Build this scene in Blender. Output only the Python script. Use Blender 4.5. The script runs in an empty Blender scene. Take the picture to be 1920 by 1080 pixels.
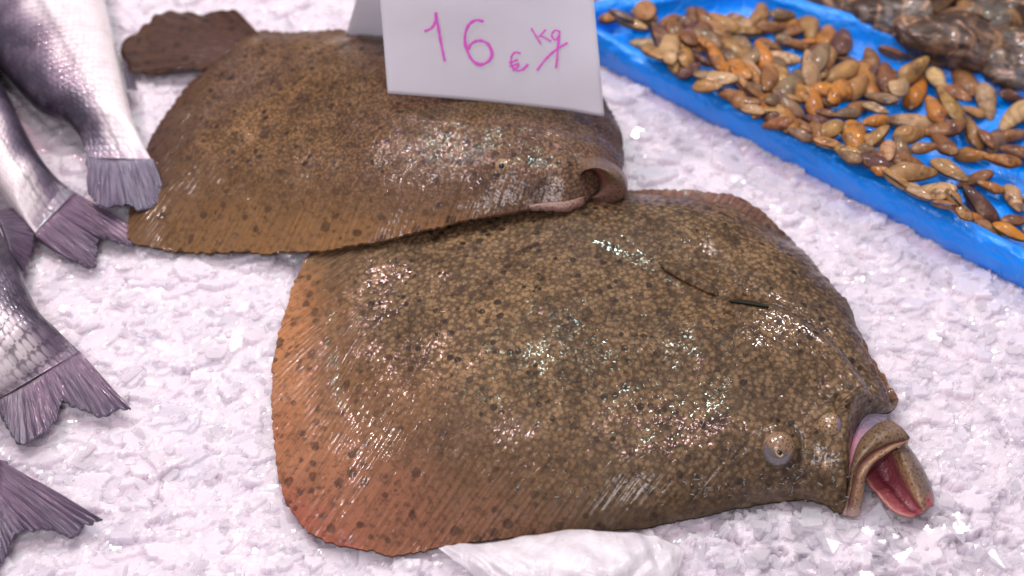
import bpy, math, random
import numpy as np
from mathutils import Vector, Matrix
from mathutils.bvhtree import BVHTree

random.seed(7); rng = np.random.default_rng(7)
S = bpy.context.scene
COL = S.collection

# ------------------------------------------------------------------ camera
PITCH = math.radians(50.0); DIST = 0.95; LENS = 50.0; SENS = 36.0
W, H = 1920.0, 1080.0
CAM = np.array([0.0, -DIST * math.cos(PITCH), DIST * math.sin(PITCH)])
FWD = np.array([0.0, math.cos(PITCH), -math.sin(PITCH)])
RGT = np.array([1.0, 0.0, 0.0])
UPV = np.array([0.0, math.sin(PITCH), math.cos(PITCH)])
FPX = LENS / SENS * W
cd = bpy.data.cameras.new('camera'); cam = bpy.data.objects.new('camera', cd); COL.objects.link(cam)
cam.location = CAM.tolist(); cam.rotation_euler = (math.pi / 2 - PITCH, 0, 0)
cd.lens = LENS; cd.sensor_width = SENS; cd.clip_start = 0.01; cd.clip_end = 50
cd.dof.use_dof = True; cd.dof.focus_distance = 0.865; cd.dof.aperture_fstop = 4.2
S.camera = cam

# ------------------------------------------------------------------ world, lamps, exposure
wd = bpy.data.worlds.new('World'); S.world = wd; wd.use_nodes = True
bg = wd.node_tree.nodes['Background']
bg.inputs[0].default_value = (0.86, 0.80, 0.90, 1); bg.inputs[1].default_value = 0.31
S.view_settings.view_transform = 'Standard'; S.view_settings.look = 'None'
S.view_settings.exposure = 0.0; S.view_settings.gamma = 1.0
S.cycles.use_denoising = True
S.cycles.max_bounces = 6; S.cycles.diffuse_bounces = 3; S.cycles.glossy_bounces = 3; S.cycles.transmission_bounces = 5; S.cycles.transparent_max_bounces = 8
S.cycles.sample_clamp_indirect = 6.0; S.cycles.caustics_reflective = False; S.cycles.caustics_refractive = False

def lamp(name, loc, target, power, color, size):
    l = bpy.data.lights.new(name, 'AREA'); l.shape = 'DISK'; l.size = size; l.energy = power; l.color = color
    o = bpy.data.objects.new(name, l); COL.objects.link(o); o.location = loc
    o.rotation_euler = (Vector(target) - Vector(loc)).to_track_quat('-Z', 'Y').to_euler()
    return o
# small market spotlights above the counter; the last is an added soft fill
PINK = (1.0, 0.62, 0.70); GREEN = (0.72, 1.0, 0.90); WARM = (1.0, 0.88, 0.90)
lamp('stall_or_fill_lamp', (-0.62, 0.72, 1.25), (-0.2, 0, 0), 6.0, PINK, 0.08)
lamp('stall_or_fill_lamp', (-0.12, 0.48, 1.28), (0.0, 0, 0), 6.0, GREEN, 0.08)
lamp('stall_or_fill_lamp', (0.62, 0.80, 1.25), (0.2, 0, 0), 7.5, WARM, 0.08)
lamp('stall_or_fill_lamp', (0.06, -0.12, 1.32), (0.05, 0, 0), 2.6, PINK, 0.08)
lamp('stall_or_fill_lamp', (-0.58, 0.22, 1.30), (-0.15, 0, 0), 4.5, WARM, 0.08)
lamp('stall_or_fill_lamp', (-0.20, -0.95, 1.20), (0.0, 0.15, 0), 8.0, (1.0, 0.92, 0.97), 0.5)  # added soft fill from the front, aimed to brighten the card

# ------------------------------------------------------------------ helpers
def ray(px, py):
    d = FWD + RGT * ((px - W / 2) / FPX) - UPV * ((py - H / 2) / FPX)
    return d / np.linalg.norm(d)
def G(px, py, z=0.0):                     # the place on a level z above the ice that is measured at a photo point
    d = ray(px, py); t = (z - CAM[2]) / d[2]
    return CAM + d * t
def proj(P):
    q = np.asarray(P) - CAM; dz = q @ FWD
    return np.stack([W / 2 + FPX * (q @ RGT) / dz, H / 2 - FPX * (q @ UPV) / dz], -1)

def hashf(ix, iy, iz, seed):
    h = (ix.astype(np.int64) * 374761393 + iy.astype(np.int64) * 668265263 + iz.astype(np.int64) * 2147483647 + seed * 974711) & 0xFFFFFFFF
    h = ((h ^ (h >> 13)) * 1274126177) & 0xFFFFFFFF
    h = (h ^ (h >> 16)) & 0xFFFFFFFF
    h = (h * 2246822519) & 0xFFFFFFFF; h = h ^ (h >> 15)
    return (h & 0xFFFFFF) / float(0xFFFFFF)
def vnoise(P, scale, seed=0):
    P = np.asarray(P, float) * scale
    i = np.floor(P).astype(np.int64); f = P - i; f = f * f * (3 - 2 * f)
    r = 0
    for a in (0, 1):
        for b in (0, 1):
            for c in (0, 1):
                w = (f[..., 0] if a else 1 - f[..., 0]) * (f[..., 1] if b else 1 - f[..., 1]) * (f[..., 2] if c else 1 - f[..., 2])
                r = r + w * hashf(i[..., 0] + a, i[..., 1] + b, i[..., 2] + c, seed)
    return r * 2 - 1
def fbm(P, scale, octv=4, seed=0):
    r = 0; a = 1.0
    for k in range(octv):
        r = r + a * vnoise(P, scale * 2 ** k, seed + k * 17); a *= 0.5
    return r

def smooth(a, b, x):
    t = np.clip((x - a) / (b - a), 0, 1); return t * t * (3 - 2 * t)

def crom(P, n, closed=False):             # Catmull-Rom through control points, n samples, uniform parameter
    P = np.asarray(P, float); m = len(P)
    segs = m if closed else m - 1
    t = np.linspace(0, segs, n, endpoint=not closed)
    i = np.minimum(t.astype(int), segs - 1); f = (t - i)[:, None]
    def at(k):
        return P[k % m] if closed else np.where(((k < 0) | (k > m - 1))[:, None], 2 * P[np.clip(k, 0, m - 1)] - P[np.clip(2 * np.clip(k, 0, m - 1) - k, 0, m - 1)], P[np.clip(k, 0, m - 1)])
    p0, p1, p2, p3 = at(i - 1), at(i), at(i + 1), at(i + 2)
    return 0.5 * ((2 * p1) + (-p0 + p2) * f + (2 * p0 - 5 * p1 + 4 * p2 - p3) * f ** 2 + (-p0 + 3 * p1 - 3 * p2 + p3) * f ** 3)
def arclen(P, n, closed=False, dens=8):   # resample evenly
    Q = crom(P, max(n * dens, 200), closed)
    if closed: Q = np.vstack([Q, Q[:1]])
    d = np.r_[0, np.cumsum(np.linalg.norm(np.diff(Q[:, :2], axis=0), axis=1))]
    t = np.linspace(0, d[-1], n, endpoint=not closed)
    return np.stack([np.interp(t, d, Q[:, k]) for k in range(Q.shape[1])], 1)

def grid_faces(n, m, wrap_n=False, wrap_m=False, off=0):   # n rows x m columns, vert index = r*m + c
    r = np.arange(n if wrap_n else n - 1); c = np.arange(m if wrap_m else m - 1)
    R, C = np.meshgrid(r, c, indexing='ij'); R2 = (R + 1) % n; C2 = (C + 1) % m
    return (np.stack([R * m + C, R * m + C2, R2 * m + C2, R2 * m + C], -1).reshape(-1, 4) + off)

def mesh(name, V, F, mat=None, parent=None, smooth_=True, uv=None, cols=None, normals=None, loc=None, tris=None):
    V = np.asarray(V, float)
    org = np.zeros(3)
    if parent is not None: org = np.array(parent.matrix_world.translation) if not parent.get('_org') else np.array(parent['_org'])
    elif loc is not None: org = np.asarray(loc, float)
    V = V - org
    me = bpy.data.meshes.new(name)
    if isinstance(F, np.ndarray):
        nf, k = F.shape
        me.vertices.add(len(V)); me.vertices.foreach_set('co', V.astype(np.float32).ravel())
        me.loops.add(nf * k); me.loops.foreach_set('vertex_index', F.astype(np.int32).ravel())
        me.polygons.add(nf); me.polygons.foreach_set('loop_start', np.arange(0, nf * k, k, dtype=np.int32))
        me.polygons.foreach_set('loop_total', np.full(nf, k, dtype=np.int32))
        me.update(calc_edges=True); me.validate()
    else:
        me.from_pydata(V.tolist(), [], [list(map(int, f)) for f in F]); me.update()
    me.polygons.foreach_set('use_smooth', np.full(len(me.polygons), bool(smooth_)))
    li = np.empty(len(me.loops), np.int32); me.loops.foreach_get('vertex_index', li)
    if uv is not None:
        l = me.uv_layers.new(name='UVMap'); l.data.foreach_set('uv', np.asarray(uv, np.float32)[li].ravel())
    for nm, c in (cols or {}).items():
        c = np.asarray(c, float)
        if c.ndim == 1: c = np.stack([c, c, c], -1)
        a = me.color_attributes.new(nm, 'FLOAT_COLOR', 'POINT')
        a.data.foreach_set('color', np.concatenate([c, np.ones((len(c), 1))], 1).astype(np.float32).ravel())
    if normals is not None:
        me.normals_split_custom_set_from_vertices(np.asarray(normals, np.float32).tolist())
    if mat is not None: me.materials.append(mat)
    o = bpy.data.objects.new(name, me); COL.objects.link(o)
    if parent is not None: o.parent = parent
    else: o.location = org.tolist()
    return o
def tag(o, label=None, cat=None, group=None, kind=None):
    if label: o['label'] = label
    if cat: o['category'] = cat
    if group: o['group'] = group
    if kind: o['kind'] = kind
    return o
def thing(name, loc, label, cat, group=None):
    o = bpy.data.objects.new(name, None); COL.objects.link(o); o.location = [float(v) for v in loc]
    o['_org'] = [float(v) for v in loc]; o.empty_display_size = 0.02
    return tag(o, label, cat, group)
def part_of(o):                            # let a mesh part carry sub-parts
    o['_org'] = list(o.parent['_org']) if o.parent is not None else list(o.location); return o

def vnormals(V, F):
    n = np.zeros_like(V); a, b, c, d = (V[F[:, k]] for k in range(4))
    fn = np.cross(c - a, d - b)
    for k in range(4): np.add.at(n, F[:, k], fn)
    return n / np.maximum(np.linalg.norm(n, axis=1, keepdims=True), 1e-12)

def loft(curves, nu, nv, closed_u=False):  # curves: list of polylines of equal length; returns (nv*nu) points, rows along curve order
    C = [crom(c, nu, closed_u) for c in curves]
    C = np.stack(C, 1)                     # nu, k, 3
    out = np.stack([crom(C[i], nv) for i in range(nu)], 1)   # nv, nu, 3
    return out
def gl(pts):                               # list of (px,py,z) -> world
    return [G(*p) for p in pts]

def solid(P, th, wrap_u=False):            # P nv x nu x 3 sheet -> closed thin solid ; returns V,F, index of copies
    nv, nu, _ = P.shape
    V = P.reshape(-1, 3); F = grid_faces(nv, nu, False, wrap_u)
    n = vnormals(V, F); V2 = V - n * (th if np.isscalar(th) else th.reshape(-1, 1))
    k = len(V)
    rim = []
    if not wrap_u:
        ring = [(0, c) for c in range(nu)] + [(r, nu - 1) for r in range(1, nv)] + [(nv - 1, c) for c in range(nu - 2, -1, -1)] + [(r, 0) for r in range(nv - 2, 0, -1)]
        ids = [r * nu + c for r, c in ring]
        for a, b in zip(ids, ids[1:] + ids[:1]): rim.append([a, a + k, b + k, b])
    else:
        for row in (0, nv - 1):
            ids = [row * nu + c for c in range(nu)]
            for a, b in zip(ids, ids[1:] + ids[:1]): rim.append([a, a + k, b + k, b])
    Fall = np.vstack([F, F[:, ::-1] + k, np.array(rim)])
    return np.vstack([V, V2]), Fall

# ------------------------------------------------------------------ node helper
class NT:
    def __init__(s, name):
        s.m = bpy.data.materials.new(name); s.m.use_nodes = True; s.t = s.m.node_tree
        s.b = s.t.nodes['Principled BSDF']; s.out = s.t.nodes['Material Output']
    def n(s, typ, ins=None, **kw):
        nd = s.t.nodes.new(typ)
        for k, v in kw.items(): setattr(nd, k, v)
        for k, v in (ins or {}).items(): s.set(nd.inputs[k], v)
        return nd
    def set(s, sock, v):
        if isinstance(v, bpy.types.NodeSocket): s.t.links.new(v, sock)
        elif isinstance(v, bpy.types.Node): s.t.links.new(v.outputs[0], sock)
        else:
            if isinstance(v, tuple) and len(v) == 3 and sock.type == 'RGBA': v = v + (1,)
            sock.default_value = v
    def P(s, **kw):
        for k, v in kw.items(): s.set(s.b.inputs[k.replace('_', ' ')], v)
    def obj(s): return s.n('ShaderNodeTexCoord').outputs['Object']
    def uv(s): return s.n('ShaderNodeTexCoord').outputs['UV']
    def attr(s, nm, f=False):
        a = s.n('ShaderNodeAttribute', attribute_name=nm); return a.outputs['Fac' if f else 'Color']
    def noise(s, vec, scale, detail=2.0, rough=0.5, dist=0.0):
        return s.n('ShaderNodeTexNoise', {'Vector': vec, 'Scale': scale, 'Detail': detail, 'Roughness': rough, 'Distortion': dist}).outputs['Fac']
    def vor(s, vec, scale, feature='F1', rand=1.0):
        return s.n('ShaderNodeTexVoronoi', {'Vector': vec, 'Scale': scale, 'Randomness': rand}, feature=feature)
    def ramp(s, fac, a, b, lo=0.0, hi=1.0):
        return s.n('ShaderNodeMapRange', {'Value': fac, 'From Min': a, 'From Max': b, 'To Min': lo, 'To Max': hi}, interpolation_type='SMOOTHSTEP').outputs[0]
    def math(s, op, a, b=0.0, c=None):
        nd = s.n('ShaderNodeMath', operation=op); s.set(nd.inputs[0], a); s.set(nd.inputs[1], b)
        if c is not None: s.set(nd.inputs[2], c)
        return nd.outputs[0]
    def mix(s, fac, a, b, mode='MIX'):
        nd = s.n('ShaderNodeMix', data_type='RGBA', blend_type=mode)
        s.set(nd.inputs[0], fac); s.set(nd.inputs[6], a); s.set(nd.inputs[7], b); return nd.outputs[2]
    def bump(s, h, dist, strength=1.0, normal=None):
        ins = {'Height': h, 'Distance': dist, 'Strength': strength}
        if normal is not None: ins['Normal'] = normal
        return s.n('ShaderNodeBump', ins).outputs[0]
    def scalev(s, vec, sc):
        return s.n('ShaderNodeMapping', {'Vector': vec, 'Scale': sc}).outputs[0]

# ------------------------------------------------------------------ materials
def mat_turbot(name, cell, light, mid, dark, bumpd, pale):
    m = NT(name); ob = m.obj()
    fin = m.attr('fin', True); tint = m.attr('tint')
    warp = m.n('ShaderNodeVectorMath', {0: ob, 1: m.scalev(m.n('ShaderNodeTexNoise', {'Vector': ob, 'Scale': 160.0}).outputs['Color'], (0.0016,) * 3)}, operation='ADD').outputs[0]
    v = m.vor(warp, cell); ve = m.vor(warp, cell, 'DISTANCE_TO_EDGE')
    vs = m.vor(warp, cell * 2.3)
    patch = m.noise(ob, 30, 5, 0.62)
    big = m.noise(ob, 9, 3, 0.5)
    cellr = m.n('ShaderNodeSeparateColor', {0: v.outputs['Color']}).outputs[0]
    c = m.mix(m.ramp(patch, 0.36, 0.66), mid, light)
    c = m.mix(m.ramp(big, 0.4, 0.72, 0, 0.55), c, pale)
    c = m.mix(m.ramp(m.noise(ob, 17, 4, 0.6), 0.46, 0.70, 0, 0.5), c, m.mix(0.5, mid, dark))
    c = m.mix(m.ramp(cellr, 0.2, 1.0, 0.0, 0.30), c, light)
    c = m.mix(m.ramp(cellr, 0.25, 0.0, 0.0, 0.45), c, dark)
    # every scale is a pale rounded boss in darker skin
    c = m.mix(m.ramp(v.outputs['Distance'], 0.30, 0.66, 0, 0.60), c, dark)
    c = m.mix(m.ramp(v.outputs['Distance'], 0.30, 0.05, 0, 0.25), c, light)
    spk = m.noise(ob, 620, 3, 0.7); c = m.mix(m.ramp(spk, 0.53, 0.66, 0, 0.7), c, dark)
    sd = m.vor(warp, 170.0); rd = m.n('ShaderNodeSeparateColor', {0: sd.outputs['Color']}).outputs[2]
    dots = m.ramp(m.math('SUBTRACT', sd.outputs['Distance'], m.ramp(rd, 0.25, 1.0, 0.0, 0.42)), 0.06, -0.06)
    c = m.mix(m.math('MULTIPLY', dots, m.ramp(m.noise(ob, 26, 3, 0.6), 0.35, 0.6, 0.4, 0.95)), c, dark)
    spl = m.noise(ob, 480, 2, 0.6); c = m.mix(m.ramp(spl, 0.60, 0.72, 0, 0.45), c, light)
    wob = m.n('ShaderNodeVectorMath', {0: ob, 1: m.scalev(m.n('ShaderNodeTexNoise', {'Vector': ob, 'Scale': 90.0}).outputs['Color'], (0.006,) * 3)}, operation='ADD').outputs[0]
    b1 = m.vor(wob, 42.0); rs = m.n('ShaderNodeSeparateColor', {0: b1.outputs['Color']}).outputs[1]
    size = m.ramp(rs, 0.1, 1.0, 0.08, 0.30)
    spot = m.ramp(m.math('SUBTRACT', b1.outputs['Distance'], size), 0.05, -0.05)
    c = m.mix(m.math('MULTIPLY', m.math('MULTIPLY', spot, 0.62), m.ramp(m.noise(ob, 210, 2), 0.3, 0.55)), c, dark)
    # fins: membrane colour, rays
    uv = m.uv()
    rays = m.noise(m.scalev(uv, (420, 14, 1)), 1.0, 2, 0.5)
    fc = m.mix(m.ramp(rays, 0.34, 0.64, 0.0, 0.40), tint, m.mix(0.62, tint, dark))
    fc = m.mix(m.ramp(m.noise(ob, 260, 3, 0.65), 0.45, 0.68, 0, 0.5), fc, dark)
    fc = m.mix(m.ramp(m.noise(ob, 45, 3, 0.6), 0.4, 0.7, 0, 0.25), fc, mid)
    fsp = m.vor(wob, 130.0); rf = m.n('ShaderNodeSeparateColor', {0: fsp.outputs['Color']}).outputs[0]
    fs = m.ramp(m.math('SUBTRACT', fsp.outputs['Distance'], m.ramp(rf, 0.15, 1.0, 0.0, 0.40)), 0.08, -0.05)
    fc = m.mix(m.math('MULTIPLY', fs, 0.6), fc, dark)
    c = m.mix(fin, c, fc)
    wet = m.math('ADD', m.math('MULTIPLY', m.noise(ob, 15, 2, 0.5), 0.6), m.math('MULTIPLY', m.noise(ob, 60, 3, 0.6), 0.4))
    m.P(Base_Color=c, Roughness=0.55, Specular_IOR_Level=0.12)
    hb = m.math('SUBTRACT', 1.0, m.math('POWER', v.outputs['Distance'], 1.6))
    hb = m.math('ADD', hb, m.math('MULTIPLY', vs.outputs['Distance'], -0.25))
    hb = m.math('MULTIPLY', hb, m.math('SUBTRACT', 1.0, fin))
    hb = m.math('ADD', hb, m.math('MULTIPLY', m.math('ADD', m.math('MULTIPLY', rays, 1.9), m.math('MULTIPLY', m.noise(m.scalev(uv, (500, 150, 1)), 1.0, 2, 0.6), 1.5)), fin))
    hb = m.math('ADD', hb, m.math('MULTIPLY', m.noise(ob, 330, 2), 0.35))
    nrm = m.bump(hb, bumpd)
    m.P(Normal=nrm, Coat_Weight=m.ramp(wet, 0.46, 0.60, 0.05, 0.6), Coat_Roughness=0.06, Coat_Normal=nrm, Coat_IOR=1.5)
    return m.m
M = {}
M['turbot'] = mat_turbot('turbot_skin', 310.0, (0.285, 0.178, 0.085), (0.112, 0.068, 0.034), (0.022, 0.014, 0.010), 0.00021, (0.21, 0.145, 0.085))
M['turbot_far'] = mat_turbot('turbot_skin_brown', 460.0, (0.28, 0.155, 0.062), (0.130, 0.072, 0.034), (0.022, 0.013, 0.011), 0.00021, (0.17, 0.105, 0.095))

def mat_tinted(name, rough, bumpsc, bumpd, speck, coat=0.6, sss=0.0):
    m = NT(name); ob = m.obj(); c = m.attr('tint'); sk = m.attr('speck', True)
    s1 = m.vor(ob, speck); s2 = m.noise(ob, speck * 3, 2, 0.6)
    f = m.math('MAXIMUM', m.ramp(s1.outputs['Distance'], 0.42, 0.25, 0, 0.75), m.ramp(s2, 0.56, 0.68, 0, 0.6))
    c = m.mix(m.math('MULTIPLY', f, sk), c, (0.03, 0.018, 0.012))
    n = m.bump(m.noise(ob, bumpsc, 3, 0.6), bumpd)
    m.P(Base_Color=c, Roughness=rough, Normal=n, Coat_Weight=coat, Coat_Roughness=0.06, Coat_Normal=n)
    if sss: m.P(Subsurface_Weight=sss, Subsurface_Radius=(0.006, 0.003, 0.002), Subsurface_Scale=1.0)
    return m.m
M['flesh'] = mat_tinted('fish_mouth_skin', 0.42, 420, 0.0011, 420.0, 0.4, 0.0)

def mat_bass():
    m = NT('bass_skin'); uv = m.uv(); ob = m.obj(); tint = m.attr('tint'); mask = m.attr('speck', True)
    # overlapping scales: offset lattice in body coordinates (metres)
    sp = m.n('ShaderNodeSeparateXYZ', {0: uv})
    u = m.math('MULTIPLY', sp.outputs[0], 1 / 0.0052); v = m.math('MULTIPLY', sp.outputs[1], 1 / 0.0046)
    row = m.math('FLOOR', u); odd = m.math('MULTIPLY', m.math('MODULO', row, 2.0), 0.5)
    def cell(du, oddv):
        uu = m.math('SUBTRACT', m.math('FRACT', m.math('ADD', u, du)), 0.5)
        vv = m.math('SUBTRACT', m.math('FRACT', m.math('ADD', v, oddv)), 0.5)
        return m.math('SQRT', m.math('ADD', m.math('MULTIPLY', uu, uu), m.math('MULTIPLY', vv, vv)))
    vec = m.n('ShaderNodeCombineXYZ', {0: u, 1: m.math('ADD', v, odd), 2: 0.0}).outputs[0]
    vo = m.vor(m.n('ShaderNodeCombineXYZ', {0: u, 1: m.math('ADD', v, m.math('MULTIPLY', m.math('MODULO', m.math('ABSOLUTE', m.math('FLOOR', m.math('ADD', u, 0.5))), 2.0), 0.5)), 2: 0.0}).outputs[0], 1.0, 'F1', 0.30)
    de = vo.outputs['Distance']
    c = m.mix(m.math('MULTIPLY', m.ramp(de, 0.40, 0.62), m.math('MULTIPLY', mask, 0.8)), tint, (0.05, 0.035, 0.06))
    no = m.noise(ob, 60, 4, 0.6)
    c = m.mix(m.ramp(no, 0.45, 0.75, 0, 0.25), c, (0.35, 0.25, 0.35))
    h = m.math('ADD', m.math('MULTIPLY', m.math('SUBTRACT', 1.0, de), m.math('ADD', 0.25, mask)), m.math('MULTIPLY', m.noise(ob, 420, 3), 0.45))
    n = m.bump(h, 0.0006)
    m.P(Base_Color=c, Roughness=0.34, Specular_IOR_Level=0.6, Metallic=m.math('MULTIPLY', mask, 0.12), Normal=n, Coat_Weight=0.6, Coat_Roughness=0.07, Coat_Normal=n)
    return m.m
M['bass'] = mat_bass()
def mat_tail():
    m = NT('bass_fin'); uv = m.uv(); ob = m.obj(); tint = m.attr('tint')
    r = m.noise(m.scalev(uv, (26, 1.2, 1)), 1.0, 3, 0.6)
    r2 = m.noise(m.scalev(uv, (70, 2.0, 1)), 1.0, 2, 0.5)
    vy = m.ramp(m.n('ShaderNodeSeparateXYZ', {0: uv}).outputs[1], 0.02, 0.30)
    c = m.mix(m.math('MULTIPLY', m.ramp(r, 0.38, 0.62), vy), tint, m.mix(0.75, tint, (0.025, 0.02, 0.045)))
    c = m.mix(m.math('MULTIPLY', m.ramp(r2, 0.5, 0.68, 0, 0.4), vy), c, (0.22, 0.14, 0.22))
    n = m.bump(m.math('ADD', r, m.math('MULTIPLY', r2, 0.6)), 0.0016)
    m.P(Base_Color=c, Roughness=0.32, Normal=n, Coat_Weight=0.6, Coat_Roughness=0.08, Coat_Normal=n)
    return m.m
M['tail'] = mat_tail()

def mat_ice(name, base, clear, sss, see=0.0, rough=0.2, bumpd=0.0008):
    m = NT(name); ob = m.obj()
    fine = m.noise(ob, 900, 3, 0.7); f = m.attr('clear', True)
    c = m.mix(f, base, clear)
    n = m.bump(m.math('ADD', m.noise(ob, 300, 3, 0.6), m.math('MULTIPLY', fine, 0.5)), bumpd)
    m.P(Base_Color=c, Roughness=m.ramp(fine, 0.35, 0.65, rough * 0.4, rough * 2.0), IOR=1.31, Normal=n, Coat_Weight=0.4 if see == 0 else 0.12, Coat_Roughness=0.08)
    if sss: m.P(Subsurface_Weight=sss, Subsurface_Radius=(1.0, 0.92, 0.98), Subsurface_Scale=0.010)
    if see:                                # thin, half clear flakes
        tr = m.n('ShaderNodeBsdfTransparent', {'Color': (0.97, 0.97, 0.985, 1)})
        mx = m.n('ShaderNodeMixShader', {0: see, 1: m.b.outputs[0], 2: tr.outputs[0]})
        m.t.links.new(mx.outputs[0], m.out.inputs[0])
    return m.m
M['ice'] = mat_ice('crushed_ice', (0.78, 0.72, 0.77), (0.60, 0.575, 0.64), 1.0, 0.0, 0.13, 0.0004)
M['flake'] = mat_ice('ice_flake', (0.84, 0.79, 0.83), (0.66, 0.63, 0.69), 0.0, 0.5, 0.20)
M['chunk'] = mat_ice('ice_clear', (0.86, 0.84, 0.87), (0.6, 0.58, 0.63), 0.0, 0.6, 0.22, 0.0006)

def mat_simple(name, color, rough=0.5, **kw):
    m = NT(name); m.P(Base_Color=color, Roughness=rough, **kw); return m.m
def mat_paper():
    m = NT('price_paper'); ob = m.obj()
    n = m.bump(m.noise(ob, 35, 3, 0.5), 0.0006)
    m.P(Base_Color=m.mix(m.noise(ob, 25, 3), (0.90, 0.91, 0.95), (0.94, 0.94, 0.97)), Roughness=0.75, Normal=n)
    tr = m.n('ShaderNodeBsdfTranslucent', {'Color': (0.90, 0.90, 0.98, 1)})
    mx = m.n('ShaderNodeMixShader', {0: 0.34, 1: m.b.outputs[0], 2: tr.outputs[0]})
    m.t.links.new(mx.outputs[0], m.out.inputs[0]); return m.m
M['paper'] = mat_paper()
M['ink'] = mat_simple('pink_marker', (0.80, 0.13, 0.66), 0.6)
def mat_blue():
    m = NT('blue_plastic'); ob = m.obj()
    w = m.noise(ob, 45, 4, 0.6, 1.5); w2 = m.noise(m.scalev(ob, (1, 1, 1)), 260, 3, 0.6)
    n = m.bump(m.math('ADD', w, m.math('MULTIPLY', w2, 0.22)), 0.003)
    m.P(Base_Color=(0.0, 0.27, 1.0), Roughness=0.35, Specular_IOR_Level=0.35, Normal=n, Coat_Weight=0.5, Coat_Roughness=0.08, Coat_Normal=n)
    return m.m
M['blue'] = mat_blue()
def mat_clam():
    m = NT('clam_shell'); ob = m.obj(); tint = m.attr('tint')
    oc = m.n('ShaderNodeObjectInfo').outputs['Color']
    rnd = m.n('ShaderNodeObjectInfo').outputs['Random']
    sp = m.n('ShaderNodeSeparateXYZ', {0: ob})
    sh = m.n('ShaderNodeVectorMath', {0: ob, 1: m.n('ShaderNodeCombineXYZ', {0: m.math('MULTIPLY', rnd, 7.0), 1: rnd, 2: 0.0}).outputs[0]}, operation='ADD').outputs[0]
    # growth bands run round the hinge
    d = m.n('ShaderNodeVectorMath', {0: ob, 1: (-0.004, 0.004, 0.0)}, operation='DISTANCE').outputs['Value']
    band = m.noise(m.n('ShaderNodeCombineXYZ', {0: m.math('MULTIPLY', d, 420.0), 1: m.math('MULTIPLY', rnd, 50.0), 2: 0.0}).outputs[0], 1.0, 3, 0.6)
    blot = m.noise(sh, 120, 3, 0.6)
    c = m.mix(m.ramp(band, 0.3, 0.75), m.mix(0.55, oc, (0.06, 0.03, 0.02)), oc)
    c = m.mix(m.ramp(blot, 0.50, 0.72, 0, 0.6), c, (0.42, 0.25, 0.12))
    c = m.mix(m.ramp(blot, 0.47, 0.30, 0, 0.75), c, (0.06, 0.03, 0.03))
    c = m.mix(m.ramp(m.math('ABSOLUTE', sp.outputs[2]), 0.0011, 0.0004, 0, 0.85), c, (0.05, 0.025, 0.018))
    n = m.bump(band, 0.0009)
    m.P(Base_Color=c, Roughness=0.5, Specular_IOR_Level=0.2, Normal=n, Coat_Weight=0.3, Coat_Roughness=0.10)
    return m.m
M['clam'] = mat_clam()
def mat_oyster():
    m = NT('oyster_shell'); ob = m.obj()
    a = m.noise(ob, 40, 5, 0.65, 1.0); b = m.noise(ob, 90, 4, 0.6); c0 = m.noise(ob, 22, 3, 0.5)
    oc = m.n('ShaderNodeObjectInfo').outputs['Color']
    c = m.mix(m.ramp(a, 0.44, 0.58), (0.014, 0.009, 0.008), m.mix(0.3, oc, (0.04, 0.02, 0.012)))
    c = m.mix(m.ramp(m.noise(ob, 48, 3, 0.55, 2.0), 0.57, 0.65, 0, 0.7), c, (0.50, 0.29, 0.16))
    c = m.mix(m.ramp(c0, 0.60, 0.70, 0, 0.45), c, (0.04, 0.11, 0.16))
    m.P(Base_Color=m.mix(0.10, c, (0.30, 0.13, 0.045)), Roughness=0.45, Normal=m.bump(b, 0.0018), Coat_Weight=0.25, Coat_Roughness=0.15)
    return m.m
M['oyster'] = mat_oyster()
def mat_film():
    m = NT('plastic_film'); ob = m.obj()
    w = m.noise(m.scalev(ob, (1, 0.5, 1)), 110, 4, 0.6, 1.0)
    m.P(Base_Color=(0.90, 0.87, 0.90), Roughness=0.3, Coat_Weight=0.5, Coat_Roughness=0.1, Normal=m.bump(w, 0.002))
    tr = m.n('ShaderNodeBsdfTransparent', {'Color': (0.97, 0.96, 0.98, 1)})
    mx = m.n('ShaderNodeMixShader', {0: m.ramp(m.noise(ob, 40, 3), 0.35, 0.65, 0.15, 0.5), 1: m.b.outputs[0], 2: tr.outputs[0]})
    m.t.links.new(mx.outputs[0], m.out.inputs[0])
    return m.m
M['film'] = mat_film()
def mat_eye(name, skin, corn):
    m = NT(name); ob = m.obj(); f = m.attr('speck', True)
    s1 = m.vor(ob, 620.0); c = m.mix(m.ramp(s1.outputs['Distance'], 0.45, 0.28, 0, 0.8), skin, (0.03, 0.018, 0.012))
    c = m.mix(f, c, corn)
    m.P(Base_Color=c, Roughness=0.2, Coat_Weight=1.0, Coat_Roughness=0.04, Normal=m.bump(m.noise(ob, 500), 0.0002)); return m.m
M['eye'] = mat_eye('turbot_eye', (0.26, 0.16, 0.09), (0.13, 0.115, 0.12))
M['eye_skin'] = mat_eye('turbot_eye_lid', (0.32, 0.21, 0.11), (0.16, 0.14, 0.26))
M['pupil'] = mat_simple('pupil', (0.012, 0.014, 0.02), 0.08)
M['iris'] = mat_simple('iris_gold', (0.42, 0.30, 0.16), 0.25)
M['slime'] = mat_simple('slime', (0.55, 0.62, 0.62), 0.08, Transmission_Weight=0.5)
M['gill'] = mat_simple('gill_slit', (0.022, 0.022, 0.016), 0.5, Specular_IOR_Level=0.1)
M['pect'] = mat_tinted('pectoral_skin', 0.6, 300, 0.0012, 300.0, 0.12)

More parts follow.
